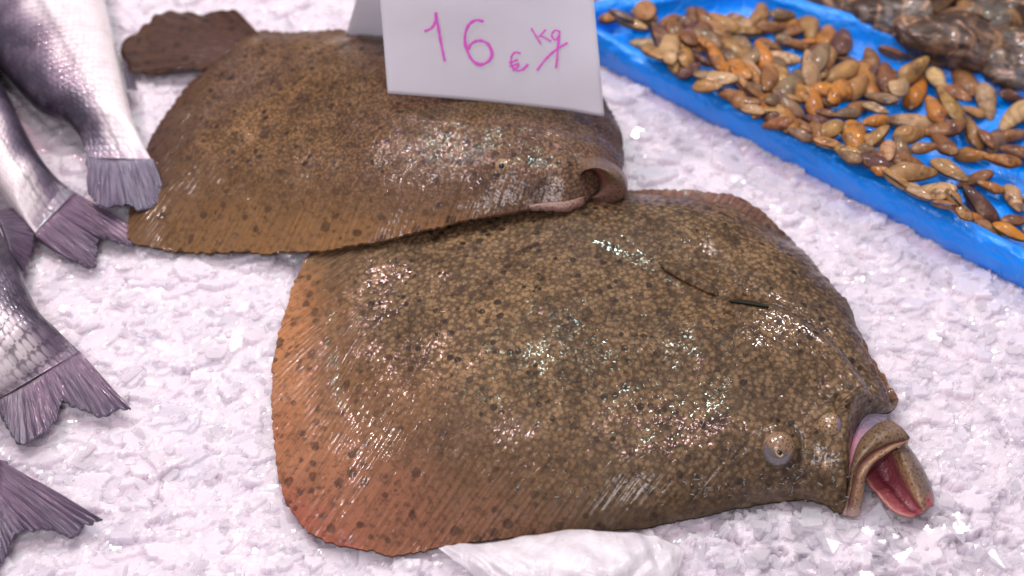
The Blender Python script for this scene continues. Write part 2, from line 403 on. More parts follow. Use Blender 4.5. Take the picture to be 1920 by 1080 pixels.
# ------------------------------------------------------------------ ice bed (setting)
EXT = (-0.62, 0.62, -0.37, 0.46)
def shards(X, Y, size, seed):              # broken plates: every cell a facet with its own level and tilt
    gx, gy = np.floor(X / size), np.floor(Y / size); best = np.full(X.shape, 9e9); out = np.zeros(X.shape)
    z0 = np.zeros_like(gx)
    for i in (-1, 0, 1):
        for j in (-1, 0, 1):
            cx, cy = gx + i, gy + j
            jx = (cx + hashf(cx, cy, z0, seed)) * size; jy = (cy + hashf(cx, cy, z0, seed + 1)) * size
            d = ((X - jx) * .8) ** 2 + ((Y - jy) * 1.35) ** 2
            h = (hashf(cx, cy, z0, seed + 2) - .5) * 1.0 + (hashf(cx, cy, z0, seed + 3) - .5) * .9 * (X - jx) / size * 2 + (hashf(cx, cy, z0, seed + 4) - .5) * .9 * (Y - jy) / size * 2
            k = d < best; best = np.where(k, d, best); out = np.where(k, h, out)
    return out
def ice_low(X, Y):
    P = np.stack([X, Y, np.zeros_like(X)], -1)
    return fbm(P, 14, 3, 3) * 0.0026 - 0.0045
def ice_z(X, Y):
    P = np.stack([X, Y, np.zeros_like(X)], -1)
    wx = X + vnoise(P, 120, 5) * .002; wy = Y + vnoise(P, 120, 6) * .002
    return ice_low(X, Y) + shards(wx, wy, .030, 50) * .0022 + shards(wx, wy, .013, 60) * .0012 + vnoise(P, 260, 21) * 0.0003
GS = 0.0015
xs = np.arange(EXT[0], EXT[1], GS); ys = np.arange(EXT[2], EXT[3], GS)
Yg, Xg = np.meshgrid(ys, xs, indexing='ij')
Zg = ice_z(Xg, Yg)
Kg = np.clip(.25 + .5 * fbm(np.stack([Xg, Yg, 0 * Xg], -1), 130, 2, 77), 0, 1)
def stamp(cx, cy, rad_, tilt, lift, sides=6):      # a frozen-in flake: a tilted plate that stands proud of what lies below it
    ang = np.sort(rng.uniform(0, 2 * np.pi, sides)) * .45 + np.linspace(0, 2 * np.pi, sides, endpoint=False) * .55
    asp = rng.uniform(.35, .8); ro = rng.normal(0.1, .5); c_, s_ = math.cos(ro), math.sin(ro)
    i0, i1 = np.searchsorted(xs, [cx - rad_, cx + rad_]); j0, j1 = np.searchsorted(ys, [cy - rad_, cy + rad_])
    if i1 - i0 < 2 or j1 - j0 < 2: return
    X = Xg[j0:j1, i0:i1] - cx; Y = Yg[j0:j1, i0:i1] - cy
    x = X * c_ + Y * s_; y = (-X * s_ + Y * c_) / asp
    th = np.arctan2(y, x) % (2 * np.pi); rr = rad_ * rng.uniform(.6, 1.0, sides)
    # straight-sided outline: distance along every edge
    px_, py_ = rr * np.cos(ang), rr * np.sin(ang); ins = np.ones(X.shape, bool)
    for k in range(sides):
        ax_, ay_ = px_[k], py_[k]; bx_, by_ = px_[(k + 1) % sides], py_[(k + 1) % sides]
        ins &= (bx_ - ax_) * (y - ay_) - (by_ - ay_) * (x - ax_) > 0
    t1_, t2_ = rng.normal(0, tilt), rng.normal(-.10, tilt)
    base = Zg[(j0 + j1) // 2, (i0 + i1) // 2]
    pl = base + lift + t1_ * X + t2_ * Y
    Zs = Zg[j0:j1, i0:i1]; up_ = ins & (pl > Zs); Ks = Kg[j0:j1, i0:i1]; Ks[...] = np.where(up_, np.clip(rng.beta(1.1, 2.4) + rng.normal(0, .05, X.shape), 0, 1), Ks)
    Zs[...] = np.where(ins & (pl > Zs), np.minimum(pl, Zs + .0045), Zs)
for k in range(15000):
    rad_ = min(.024, max(.003, rng.lognormal(math.log(.0066), .55)))
    stamp(rng.uniform(EXT[0] + .03, EXT[1] - .03), rng.uniform(EXT[2] + .03, EXT[3] - .03), rad_, .17, rng.uniform(.0003, .0012))
for (x, y, sx, sy, k) in [(1380,1030,90,40,150),(1560,1020,90,35,160),(1720,1010,60,40,100),(1460,985,70,22,90),(1800,960,70,50,70),(1640,985,60,18,60)]:
    for _ in range(k):
        p = G(random.gauss(x, sx), random.gauss(y, sy), 0)
        stamp(p[0], p[1], min(.018, max(.003, rng.lognormal(math.log(.007), .4))), .28, rng.uniform(.0005, .0022))
lim = ice_low(Xg, Yg) + .0075
Zg = np.minimum(Zg, lim)
V = np.stack([Xg, Yg, Zg], -1).reshape(-1, 3)
def ice_at(X, Y):
    i = np.clip(((np.asarray(X) - EXT[0]) / GS).astype(int), 0, len(xs) - 1); j = np.clip(((np.asarray(Y) - EXT[2]) / GS).astype(int), 0, len(ys) - 1)
    return Zg[j, i]
ice = mesh('ice_bed', V, grid_faces(len(ys), len(xs)), M['ice'], None, False, cols={'clear': Kg.reshape(-1)})
tag(ice, 'bed of crushed ice under the fish', 'ice', kind='structure')

def inside_poly(pts, poly):
    poly = np.asarray(poly, float); x, y = pts[:, 0], pts[:, 1]; r = np.zeros(len(pts), bool)
    j = len(poly) - 1
    for i in range(len(poly)):
        xi, yi = poly[i]; xj, yj = poly[j]
        r ^= ((yi > y) != (yj > y)) & (x < (xj - xi) * (y - yi) / (yj - yi + 1e-12) + xi); j = i
    return r

def flakes(name, label, pts, rad, tilt, th, mat, sides=6, lift=0.0):
    n = len(pts)
    ang = np.sort(rng.uniform(0, 2 * np.pi, (n, sides)), 1) * 0.5 + np.linspace(0, 2 * np.pi, sides, endpoint=False) * 0.5 + rng.uniform(0, 6.28, (n, 1))
    rr = rad[:, None] * rng.uniform(0.55, 1.1, (n, sides))
    asp = rng.uniform(0.45, 1.0, (n, 1)); rot = rng.uniform(0, 6.28, n)
    lx = rr * np.cos(ang); ly = rr * np.sin(ang) * asp
    t = th * rng.uniform(0.5, 1.5, n)
    top = np.stack([lx * 0.93, ly * 0.93, np.repeat(t[:, None] / 2, sides, 1) + rng.normal(0, 0.12, (n, sides)) * t[:, None]], -1)
    bot = np.stack([lx, ly, -np.repeat(t[:, None] / 2, sides, 1)], -1)
    L = np.concatenate([top, bot], 1)
    a = rng.normal(0, tilt, n); b = rng.normal(0, tilt, n)
    def rotm(P, ax, th_):
        c, s = np.cos(th_)[:, None], np.sin(th_)[:, None]; x, y, z = P[..., 0], P[..., 1], P[..., 2]
        if ax == 0: return np.stack([x, c * y - s * z, s * y + c * z], -1)
        if ax == 1: return np.stack([c * x + s * z, y, -s * x + c * z], -1)
        return np.stack([c * x - s * y, s * x + c * y, z], -1)
    L = rotm(L, 2, rot); L = rotm(L, 0, a); L = rotm(L, 1, b)
    z0 = ice_at(pts[:, 0], pts[:, 1]) + lift + .0002
    L = L + np.stack([pts[:, 0], pts[:, 1], z0], -1)[:, None, :]
    V = L.reshape(-1, 3); k = 2 * sides; base = (np.arange(n) * k)[:, None]
    quads = np.concatenate([base + np.array([[i, (i + 1) % sides, (i + 1) % sides + sides, i + sides]])[:, ::-1] for i in range(sides)], 0)
    caps = []
    for i in range(0, sides - 2, 2):
        caps.append(base + np.array([[0, i + 1, i + 2, (i + 3) % sides if i + 3 < sides else 0]]))
    topq = [base + np.array([[0, 1, 2, 3]]), base + np.array([[0, 3, 4, 5]]), base + np.array([[9, 8, 7, 6]]), base + np.array([[11, 10, 9, 6]])]
    F = np.concatenate([quads] + topq, 0)
    o = mesh(name, V, F, mat, None, False, cols={'clear': np.repeat(rng.uniform(0, .6, n), k)})
    return tag(o, label, 'ice', kind='stuff')

# ------------------------------------------------------------------ turbots
def make_turbot(root, outline, spine, hfun, mat, ranges, tints, N=1200, NF=16, NB=70, bumps=(), creases=(), prof_p=(1.0, .9, .8, .7), rag=0.0011, seed=1, base_lift=0.0, rootcol=(.11, .066, .034)):
    """outline: (px,py,z,finwidth_fraction) closed; spine: (px,py,z,Hbody) open"""
    O = np.array([list(G(p[0], p[1], p[2])) + [p[3], p[4] if len(p) > 4 else 1.0, p[5] if len(p) > 5 else 0.0] for p in outline])
    O = arclen(O, N, True)
    sp = np.array([list(G(p[0], p[1], p[2])) + [p[3]] for p in spine]); sp = arclen(sp, 200)
    # nearest spine parameter, smoothed round the outline
    d = np.linalg.norm(O[:, None, :2] - sp[None, :, :2], axis=2); t = d.argmin(1).astype(float)
    ker = np.hanning(N // 14 * 2 + 1); ker /= ker.sum(); kp = N // 9
    t = np.convolve(np.r_[t[-kp:], t, t[:kp]], ker, 'same')[kp:-kp]
    SP = np.stack([np.interp(t, np.arange(200), sp[:, k]) for k in range(4)], 1)
    dirv = O[:, :2] - SP[:, :2]; dl = np.linalg.norm(dirv, axis=1, keepdims=True); dirn = dirv / dl
    per = np.r_[0, np.cumsum(np.linalg.norm(np.diff(O[:, :2], axis=0), axis=1))]
    fr = O[:, 3]
    # ragged fin edge following the ray tips
    saw = vnoise(np.stack([per * 330, per * 0, per * 0], -1), 1, seed) + 0.6 * vnoise(np.stack([per * 90, per * 0 + 5, per * 0], -1), 1, seed)
    O2 = O.copy(); O2[:, :2] += dirn * (saw * rag * np.clip(fr * 8, 0.15, 1))[:, None]
    rows = []; finm = []; uvs = []
    NR = NF + NB
    for r in range(NR + 1):
        if r <= NF: s = fr * (r / NF); q = np.zeros(N); f = 1 - smooth(0.5, 1.0, np.full(N, r / NF)) * 0.45
        else: q = np.full(N, (r - NF) / NB); s = fr + (1 - fr) * q; f = 0.55 * (1 - smooth(0.0, 0.34, q))
        f = f * np.clip(fr * 9, 0, 1)
        xy = O2[:, :2] * (1 - s)[:, None] + SP[:, :2] * s[:, None]
        zb = O2[:, 2] * (1 - s) + SP[:, 2] * s
        pp_ = np.interp(t / 199, [0, .45, .8, 1], prof_p) * O[:, 4]
        pr = (1 - (1 - np.clip(s, 0, 1) ** 1.22) ** 2.5) ** pp_
        pr = pr * (1 - O[:, 5] * (1 - smooth(.55 * fr, 1.25 * fr + .02, s)))
        z = zb + SP[:, 3] * pr
        rows.append(np.stack([xy[:, 0], xy[:, 1], z], -1)); finm.append(f)
        uvs.append(np.stack([per, s * dl[:, 0]], -1))
    P = np.stack(rows, 0); fin = np.stack(finm, 0); UV = np.stack(uvs, 0)
    V = P.reshape(-1, 3)
    # gentle swelling, fin ripples
    wv = fbm(V, 22, 3, seed + 3) * 0.0016
    rip = vnoise(np.stack([UV[..., 0] * 60, UV[..., 1] * 14, 0 * UV[..., 0]], -1).reshape(-1, 3), 1, seed + 8) * 0.0016 * fin.reshape(-1)
    V[:, 2] += wv * np.clip(1.0 - fin.reshape(-1) * 0.6, 0, 1) + rip
    ru = UV[..., 0].reshape(-1); rv = UV[..., 1].reshape(-1)
    rj = ru + vnoise(np.stack([ru * 25, rv * 20, 0 * ru], -1), 1, seed + 40) * .003
    V[:, 2] += (np.abs(np.sin(rj * np.pi / .0052)) - .6) * .0007 * np.clip(fin.reshape(-1) * 1.3, 0, 1) + (vnoise(V, 420, seed + 31) * 0.0002)
    px = proj(V)
    for (bx, by, rx, ry, ang, hh) in bumps:
        a = math.radians(ang); dx = px[:, 0] - bx; dy = px[:, 1] - by
        uu = (dx * math.cos(a) + dy * math.sin(a)) / rx; vv = (-dx * math.sin(a) + dy * math.cos(a)) / ry
        V[:, 2] += hh * np.exp(-(uu ** 2 + vv ** 2))
    for (pts, w, depth, step) in creases:      # groove; 'step' lifts the side to the left of the line
        pl = crom([(a, b, 0) for a, b in pts], 60)[:, :2]
        dd = px[:, None, :] - pl[None, :, :]; dist = np.linalg.norm(dd, axis=2); k = dist.argmin(1); dm = dist.min(1)
        tg = np.gradient(pl, axis=0)[k]; sgn = np.sign(tg[:, 0] * dd[np.arange(len(V)), k, 1] - tg[:, 1] * dd[np.arange(len(V)), k, 0])
        endf = np.minimum(smooth(0, 8, k.astype(float)), smooth(59, 52, k.astype(float)))
        V[:, 2] -= depth * np.exp(-(dm / w) ** 2) * endf
        V[:, 2] += step * endf * np.where(sgn > 0, np.exp(-(dm / (w * 6))) , 0)
    # colours
    tint = np.zeros((len(V), 3)); wsum = np.zeros(len(V)) + 1e-9
    for (tx, ty, tr, col) in tints:
        w = np.exp(-((px[:, 0] - tx) ** 2 + (px[:, 1] - ty) ** 2) / tr ** 2) + 1e-6
        tint += w[:, None] * np.array(col); wsum += w
    tint /= wsum[:, None]
    rootf = (np.repeat(np.clip(np.arange(NR + 1) / NF, 0, 1), N) ** 1.5 * .42)[:, None]; tint = tint * (1 - rootf) + np.array(rootcol) * rootf
    F = grid_faces(NR + 1, N, False, True)
    nr = vnormals(V, F)
    if nr[NR // 2 * N, 2] < 0: nr = -nr; F = F[:, ::-1]
    rowi = np.repeat(np.arange(NR), N); coli = np.tile(np.arange(N), NR)
    who = np.full(len(F), 'body', dtype=object)
    frac = coli / N
    for nm, a, b in ranges:
        who[(rowi < NF) & (frac >= a) & (frac < b)] = nm
    objs = {}
    full = {'fin': fin.reshape(-1), 'tint': tint}
    # underside closes the body
    ring = V[:N].copy(); und = [ring - [0, 0, 0.0016]]
    for s in (0.35, 0.7, 1.0):
        xy = O2[:, :2] * (1 - s) + SP[:, :2] * s; zb = (O2[:, 2] - 0.0016) * (1 - s) + (SP[:, 2] + base_lift) * s
        und.append(np.stack([xy[:, 0], xy[:, 1], zb - .004], -1))
    U = np.concatenate(und, 0); UF = grid_faces(4, N, False, True)[:, ::-1]
    UF = np.vstack([UF, np.stack([np.arange(N), (np.arange(N) + 1) % N, -1 - (np.arange(N) + 1) % N, -1 - np.arange(N)], 1)])
    for nm in dict.fromkeys(who):
        sel = F[who == nm]; ids = np.unique(sel); mp = np.full(len(V), -1); mp[ids] = np.arange(len(ids))
        VV = V[ids]; FF = mp[sel]; nn = nr[ids]; uvv = UV.reshape(-1, 2)[ids]; cc = {k: v[ids] for k, v in full.items()}
        if nm == 'body':
            k0 = len(VV); UFb = UF.copy()
            # the rim strip needs copies of the outline verts
            VV = np.vstack([VV, U, V[:N]]); o2 = k0 + len(U)
            UFb = np.where(UF < 0, o2 + (-1 - UF), UF + k0)
            FF = np.vstack([FF, UFb]); nn = np.vstack([nn, np.tile([0, 0, -1.0], (len(U), 1)), np.c_[dirn, np.zeros(N)]])
            uvv = np.vstack([uvv, np.zeros((len(U) + N, 2))])
            cc = {'fin': np.r_[cc['fin'], np.ones(len(U) + N)], 'tint': np.vstack([cc['tint'], np.tile(tint[:N], (5, 1))])}
        objs[nm] = mesh(nm, VV, FF, mat, root, True, uvv, cc, nn)
    bvh = BVHTree.FromPolygons(V.tolist(), F.tolist())
    return objs, bvh
def hit(bvh, px, py, off=0.0):
    d = ray(px, py); loc, n, i, dist = bvh.ray_cast(Vector(CAM.tolist()), Vector(d.tolist()))
    if loc is None: return G(px, py, 0.02), np.array([0, 0, 1.0])
    n = np.array(n); n = n if n @ d < 0 else -n
    return np.array(loc) + n * off, n

GRP_T = 'turbots laid on the ice'
# ---- the big turbot in front
near_out = [  # px, py, z, fin fraction, edge steepness ; from the throat along the lower edge, round the tail end, back along the far edge
 (1578,962,.006,.03,.8),(1540,946,.007,.04,.8),(1490,938,.006,.06,.8),(1400,948,.005,.07,.75),(1300,971,.005,.08,.72),(1200,990,.004,.09,.72),(1100,999,.004,.11,.75),(1000,1005,.004,.15,.8),
 (900,1014,.005,.21,.95),(830,1024,.005,.25,1.05),(760,1037,.006,.28,1.1),(700,1037,.006,.30,1.1),(640,1022,.006,.31,1.1),(585,1000,.006,.31,1.1),(548,965,.006,.30,1.1),(527,915,.006,.29,1.1),
 (516,850,.006,.28,1.05),(511,770,.006,.27,1),(512,690,.006,.26,1),(524,620,.007,.26,1),(541,560,.008,.26,1),(562,505,.010,.26,1),(595,462,.011,.25,1),
 (660,430,.010,.20,1),(720,405,.008,.10,1),(760,375,.006,.06,1),(830,360,.006,.08,1),(930,356,.005,.20,1.0),(1040,356,.005,.20,1.0),(1150,352,.008,.14,1.0,.4),(1250,358,.020,.11,1.15,1),(1330,360,.026,.11,1.2,1),(1400,376,.024,.11,1.15,1),(1455,418,.013,.09,1.0,.7),
 (1508,472,.008,.09,.8),(1556,534,.006,.09,.65),(1596,594,.005,.09,.6),(1630,657,.006,.12,.65,.6),(1664,710,.007,.16,.7,1),(1684,752,.009,.16,.8,1),(1672,770,.012,.05,.8),
 (1650,776,.016,.02,.8),(1624,782,.020,.02,.8),(1604,806,.022,.02,.8),(1593,848,.020,.02,.8),(1589,900,.014,.02,.8)]
near_spine = [(870,442,.000,.026),(960,475,.000,.036),(1060,520,.000,.043),(1170,575,.000,.046),(1290,645,.000,.046),(1390,710,.000,.045),(1470,770,.000,.042),(1535,825,.000,.036)]
pivot = G(1100, 720, 0)
t1 = thing('turbot', pivot, 'large speckled brown turbot in front with red gaping mouth and orange left fin', 'fish', GRP_T)
tn = [(560,650,150,(0.48,0.215,0.092)),(560,830,110,(0.40,0.18,0.09)),(640,980,120,(0.30,0.12,0.065)),(800,1000,110,(0.25,0.105,0.06)),(540,970,60,(0.34,0.06,0.045)),(640,1035,40,(0.34,0.07,0.05)),(515,800,40,(0.40,0.13,0.06)),(950,960,120,(0.20,0.10,0.055)),(1200,960,180,(0.11,0.075,0.045)),
      (1450,940,120,(0.13,0.10,0.075)),(1330,370,110,(0.24,0.125,0.10)),(1560,520,130,(0.12,0.08,0.055)),(1640,690,50,(0.32,0.14,0.08)),(1670,740,30,(0.16,0.09,0.06)),(600,470,60,(0.18,0.12,0.06)),(1600,900,80,(0.16,0.10,0.06))]
near_b = [(1458,845,55,50,0,.003),(1553,795,40,36,0,.0025),(1505,700,150,70,35,.004),(1330,620,120,60,20,.0035),(1300,525,80,18,25,.0022),(1640,700,30,60,-30,-.003),(1560,880,40,50,0,.002)]
near_c = [([(1350,568),(1400,572),(1450,578),(1510,608),(1565,655),(1610,708),(1642,752)],11,.0065,.0095),
          ([(1230,500),(1270,525),(1310,548),(1350,566)],6,.0012,.001),
          ([(640,540),(632,640),(650,740),(690,820)],14,.0012,0),([(1480,640),(1540,690),(1590,750)],9,.0010,.001),
          ([(1425,805),(1470,800),(1500,825),(1500,870)],7,.0016,0),([(1525,770),(1560,760),(1590,785)],6,.0012,0)]
parts1, bvh1 = make_turbot(t1, near_out, near_spine, None, M['turbot'], [('dorsal_fin', .045, .505), ('anal_fin', .60, .90)], tn, bumps=near_b, creases=near_c, seed=5)

def bead(name, c, n, r, mat, parent, squash=1.0, cols=None, seg=20, up=None):
    n = Vector(n.tolist()).normalized(); q = n.to_track_quat('Z', 'Y').to_matrix()
    th = np.linspace(0, np.pi, seg); ph = np.linspace(0, 2 * np.pi, seg * 2, endpoint=False)
    T, Ph = np.meshgrid(th, ph, indexing='ij')
    L = np.stack([np.sin(T) * np.cos(Ph), np.sin(T) * np.sin(Ph), np.cos(T) * squash], -1).reshape(-1, 3) * r
    Vw = (np.array(q) @ L.T).T + c
    cc = {'speck': cols(Vw)} if cols else None
    return part_of(mesh(name, Vw, grid_faces(seg, seg * 2, False, True), mat, parent, True, None, cc))
def tube(pts, r, seg=8):
    P = np.asarray(pts, float); n = len(P); T = np.gradient(P, axis=0); T /= np.linalg.norm(T, axis=1, keepdims=True) + 1e-12
    up = np.array([0.13, 0.2, 0.97]); A = np.cross(T, up); A /= np.linalg.norm(A, axis=1, keepdims=True) + 1e-12; B = np.cross(T, A)
    ph = np.linspace(0, 2 * np.pi, seg, endpoint=False); r = np.broadcast_to(r, (n,))
    V = P[:, None] + r[:, None, None] * (np.cos(ph)[None, :, None] * A[:, None] + np.sin(ph)[None, :, None] * B[:, None])
    V = V.reshape(-1, 3); F = grid_faces(n, seg, False, True).tolist() + [list(range(seg))[::-1], [(n - 1) * seg + i for i in range(seg)]]
    return V, F
# eyes: a bulging ball half in its lid, cornea on the lower side
c, n = hit(bvh1, 1461, 843); c = c - n * 0.0045
eye = bead('eye', c, n, 0.0108, M['eye'], t1, 0.95, lambda Vw: smooth(838, 852, proj(Vw)[:, 1] - 0.35 * (proj(Vw)[:, 0] - 1461)))
bead('eyelid', c - n * .0015, n, 0.0150, M['turbot'], t1, 0.42)
eyeb = BVHTree.FromPolygons([(np.array(v.co) + np.array(t1['_org'])).tolist() for v in eye.data.vertices], [list(p.vertices) for p in eye.data.polygons])
arc = [hit(eyeb, x, y, 0.0002)[0] for x, y in crom([(1452,843,0),(1458,840,0),(1455,846,0),(1457,852,0),(1463,856,0),(1468,852,0)], 20)[:, :2]]
tv, tf = tube(arc, 0.0007); mesh('iris_ring', tv, tf, M['iris'], eye)
pc, pn = hit(eyeb, 1461, 850); bead('pupil', pc - pn * 0.0012, pn, 0.0023, M['pupil'], eye, 0.7)
c, n = hit(bvh1, 1556, 792); c = c - n * 0.004
bead('eye', c, n, 0.0078, M['eye_skin'], t1, 0.95, lambda Vw: smooth(1566, 1578, proj(Vw)[:, 0]))
for (x, y, r) in ((1535, 851, .0022), (1548, 873, .0032)):
    c, n = hit(bvh1, x, y); bead('nostril', c - n * r * 0.5, n, r, M['eye_skin'], t1, 0.8, lambda Vw: np.zeros(len(Vw)))

def sheet(name, curves, nu, nv, th, mat, parent, tintf, speckf=None, rough=0.0):
    P = loft([gl(c) for c in curves], nu, nv)
    if rough: P[..., 2] += fbm(P, 130, 3, 5) * rough
    if (vnormals(P.reshape(-1, 3), grid_faces(nv, nu)) @ (CAM - P.reshape(-1, 3).mean(0))).mean() < 0: P = P[:, ::-1]; 
    V, F = solid(P, th); px = proj(V)
    uvv = np.stack(np.meshgrid(np.linspace(0, 1, nv), np.linspace(0, 1, nu), indexing='ij'), -1)
    k = nv * nu
    uv2 = np.concatenate([uvv.reshape(-1, 2)[:, ::-1]] * 2, 0)
    cols = {'tint': np.array(tintf(px, uv2, V), float), 'speck': np.array(speckf(px, uv2, V), float) if speckf else np.zeros(len(V))}
    return part_of(mesh(name, V, F, mat, parent, True, uv2, cols))
def blend(stops, x):                       # colour ramp over x
    xs_ = [s[0] for s in stops]; return np.stack([np.interp(x, xs_, [s[1][k] for s in stops]) for k in range(3)], -1)

BRN = (0.19, 0.118, 0.062); LIP = (0.36, 0.21, 0.11); PNK = (0.52, 0.13, 0.14); RED = (0.33, 0.045, 0.06); PUR = (0.30, 0.19, 0.32)
# membrane that stretches from the head to the upper jaw
sheet('jaw_membrane', [[(1662,776,.024),(1626,778,.026),(1606,806,.026),(1593,850,.023),(1587,905,.015),(1574,958,.004)],
                       [(1664,782,.026),(1632,788,.0265),(1609,814,.0265),(1596,855,.023),(1588,908,.015),(1575,960,.004)],
                       [(1668,792,.026),(1640,801,.027),(1614,828,.026),(1599,864,.022),(1590,915,.014),(1578,963,.003)]], 40, 14, .0015, M['flesh'], t1,
      lambda px, uv, V: blend([(770,(.10,.09,.12)),(795,(.17,.12,.19)),(825,(.48,.21,.28)),(860,(.40,.14,.19)),(900,(.36,.13,.15)),(960,(.52,.32,.30))], px[:, 1]))
UJ = [[(1668,786,.027),(1640,797,.028),(1613,824,.027),(1598,862,.023),(1588,915,.015),(1576,962,.004)],
      [(1690,801,.031),(1655,812,.034),(1624,842,.032),(1602,874,.028),(1591,918,.018),(1580,965,.005)],
      [(1705,818,.029),(1673,827,.031),(1634,846,.030),(1606,876,.027),(1595,921,.018),(1585,967,.005)],
      [(1704,824,.027),(1674,831,.028),(1636,851,.027),(1608,881,.024),(1598,923,.016),(1589,968,.004)],
      [(1699,828,.028),(1668,840,.031),(1633,862,.031),(1612,892,.028),(1605,930,.019),(1599,969,.006)],
      [(1690,834,.027),(1664,850,.029),(1639,868,.029),(1623,895,.025),(1619,928,.016),(1612,967,.005)],
      [(1682,838,.020),(1656,856,.019),(1632,874,.017),(1617,900,.014),(1612,928,.009),(1605,966,.002)]]
sheet('upper_jaw', UJ, 60, 50, .002, M['flesh'], t1,
      lambda px, uv, V: (lambda tipm, rest: rest * (1 - tipm) + np.array((0.50, 0.34, 0.29)) * tipm)(smooth(940, 966, px[:, 1])[:, None], blend([(0,BRN),(.30,BRN),(.42,(.10,.06,.045)),(.52,(.36,.15,.14)),(.62,LIP),(.84,(.34,.21,.12)),(1,RED)], uv[:, 1])),
      lambda px, uv, V: np.interp(uv[:, 1], [0, .35, .45, .52, .62, .9, 1], [1, 1, .5, .1, .9, .8, 0]) * (px[:, 1] < 955), 0.0006)
LJ = [[(1622,892,.012),(1638,914,.012),(1660,941,.012),(1688,963,.012),(1712,969,.012)],
      [(1632,884,.008),(1650,907,.0075),(1672,933,.008),(1696,955,.010),(1717,966,.012)],
      [(1644,873,.007),(1662,898,.0055),(1682,924,.006),(1703,949,.009),(1721,964,.012)],
      [(1660,858,.011),(1676,887,.0095),(1694,917,.0095),(1713,943,.011),(1728,961,.013)],
      [(1674,845,.019),(1688,878,.018),(1704,912,.017),(1721,942,.016),(1733,958,.014)],
      [(1686,838,.024),(1700,870,.023),(1717,904,.021),(1732,934,.018),(1739,954,.014)],
      [(1698,833,.020),(1717,862,.018),(1734,894,.016),(1747,926,.014),(1749,946,.012)],
      [(1702,834,.010),(1721,862,.007),(1739,895,.005),(1751,930,.005),(1750,950,.005)]]
sheet('lower_jaw', LJ, 50, 50, .002, M['flesh'], t1,
      lambda px, uv, V: (lambda tipm, rest: rest * (1 - tipm) + np.array((0.50, 0.06, 0.09)) * tipm)((smooth(915, 945, px[:, 1]) * smooth(1731, 1744, px[:, 0]))[:, None], blend([(0,(.42,.17,.15)),(.07,(.34,.08,.09)),(.22,(.14,.02,.03)),(.40,(.26,.06,.08)),(.50,(.30,.09,.10)),(.58,LIP),(.72,BRN),(1,(.10,.065,.06))], uv[:, 1])),
      lambda px, uv, V: np.interp(uv[:, 1], [0, .48, .58, 1], [0, 0, .8, 1]), 0.0008)
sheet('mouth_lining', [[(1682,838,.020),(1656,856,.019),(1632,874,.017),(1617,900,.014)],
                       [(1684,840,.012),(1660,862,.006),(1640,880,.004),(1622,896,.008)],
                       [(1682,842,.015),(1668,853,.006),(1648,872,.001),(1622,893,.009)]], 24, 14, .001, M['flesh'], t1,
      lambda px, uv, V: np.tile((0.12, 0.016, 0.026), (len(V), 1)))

# pectoral fin folded against the flank, gill slit behind the cheek
def surf_strip(name, bvh, A, B, nu, nv, off, mat, parent, cols=None, lift=None):
    a = crom([(x, y, 0) for x, y in A], nu)[:, :2]; b = crom([(x, y, 0) for x, y in B], nu)[:, :2]
    P = np.zeros((nv, nu, 3))
    for r in range(nv):
        f = r / (nv - 1)
        for k in range(nu):
            q = a[k] * (1 - f) + b[k] * f; e = math.sin(math.pi * f) * math.sin(math.pi * min(1, max(0, k / (nu - 1)))) ** 0.5
            P[r, k] = hit(bvh, q[0], q[1], off * (0.25 + e))[0]
    V, F = solid(P, 0.0016); uvv = np.stack(np.meshgrid(np.linspace(0, .03, nv), np.linspace(0, .06, nu), indexing='ij'), -1).reshape(-1, 2)
    uv2 = np.vstack([uvv, uvv]); n_ = len(V)
    return mesh(name, V, F, mat, parent, True, uv2, {'fin': np.full(n_, .12), 'tint': np.tile((0.08, 0.05, 0.025), (n_, 1)), 'speck': np.full(n_, .8)} if cols is None else cols)
surf_strip('pectoral_fin', bvh1, [(1236,492),(1270,500),(1308,518),(1346,545)], [(1240,502),(1270,520),(1308,540),(1346,556)], 26, 10, 0.0004, M['turbot'], t1)
surf_strip('gill_slit', bvh1, [(1370,567),(1394,567),(1420,571),(1440,577)], [(1370,568),(1394,571),(1420,575),(1440,578)], 18, 6, 0.0001, M['gill'], t1)

# slime threads where the skin is wettest
def slime(parent, bvh, spots, count, seed):
    r_ = random.Random(seed); VV = []; FF = []; k = 0
    for (x, y, rx, ry, cnt) in spots:
        for _ in range(cnt):
            cx, cy = r_.gauss(x, rx), r_.gauss(y, ry); a = r_.uniform(0, 6.28); L = r_.uniform(4, 16); pts = []
            for j in range(6):
                p, n = hit(bvh, cx, cy, 0.0002)
                pts.append(p); cx += math.cos(a) * L / 5; cy += math.sin(a) * L / 5 * .7; a += r_.gauss(0, .6)
            pts = np.array(pts)
            if np.linalg.norm(np.diff(pts, axis=0), axis=1).max() > 0.008: continue
            v, f = tube(pts, r_.uniform(.00014, .00036) * np.array([.4, 1, 1, 1, .8, .3]), 5)
            VV.append(v); FF += [[i + k for i in q] for q in f]; k += len(v)
    o = mesh('slime', np.vstack(VV), FF, M['slime'], parent, True); o['kind'] = 'stuff'; return o
slime(t1, bvh1, [(1475,895,28,16,26),(1525,870,25,22,10),(1340,915,60,12,26),(1150,930,70,14,20),(1030,900,60,20,10),(1570,905,10,25,8),(1430,812,8,6,4),(1600,960,6,4,2)], 0, 4)

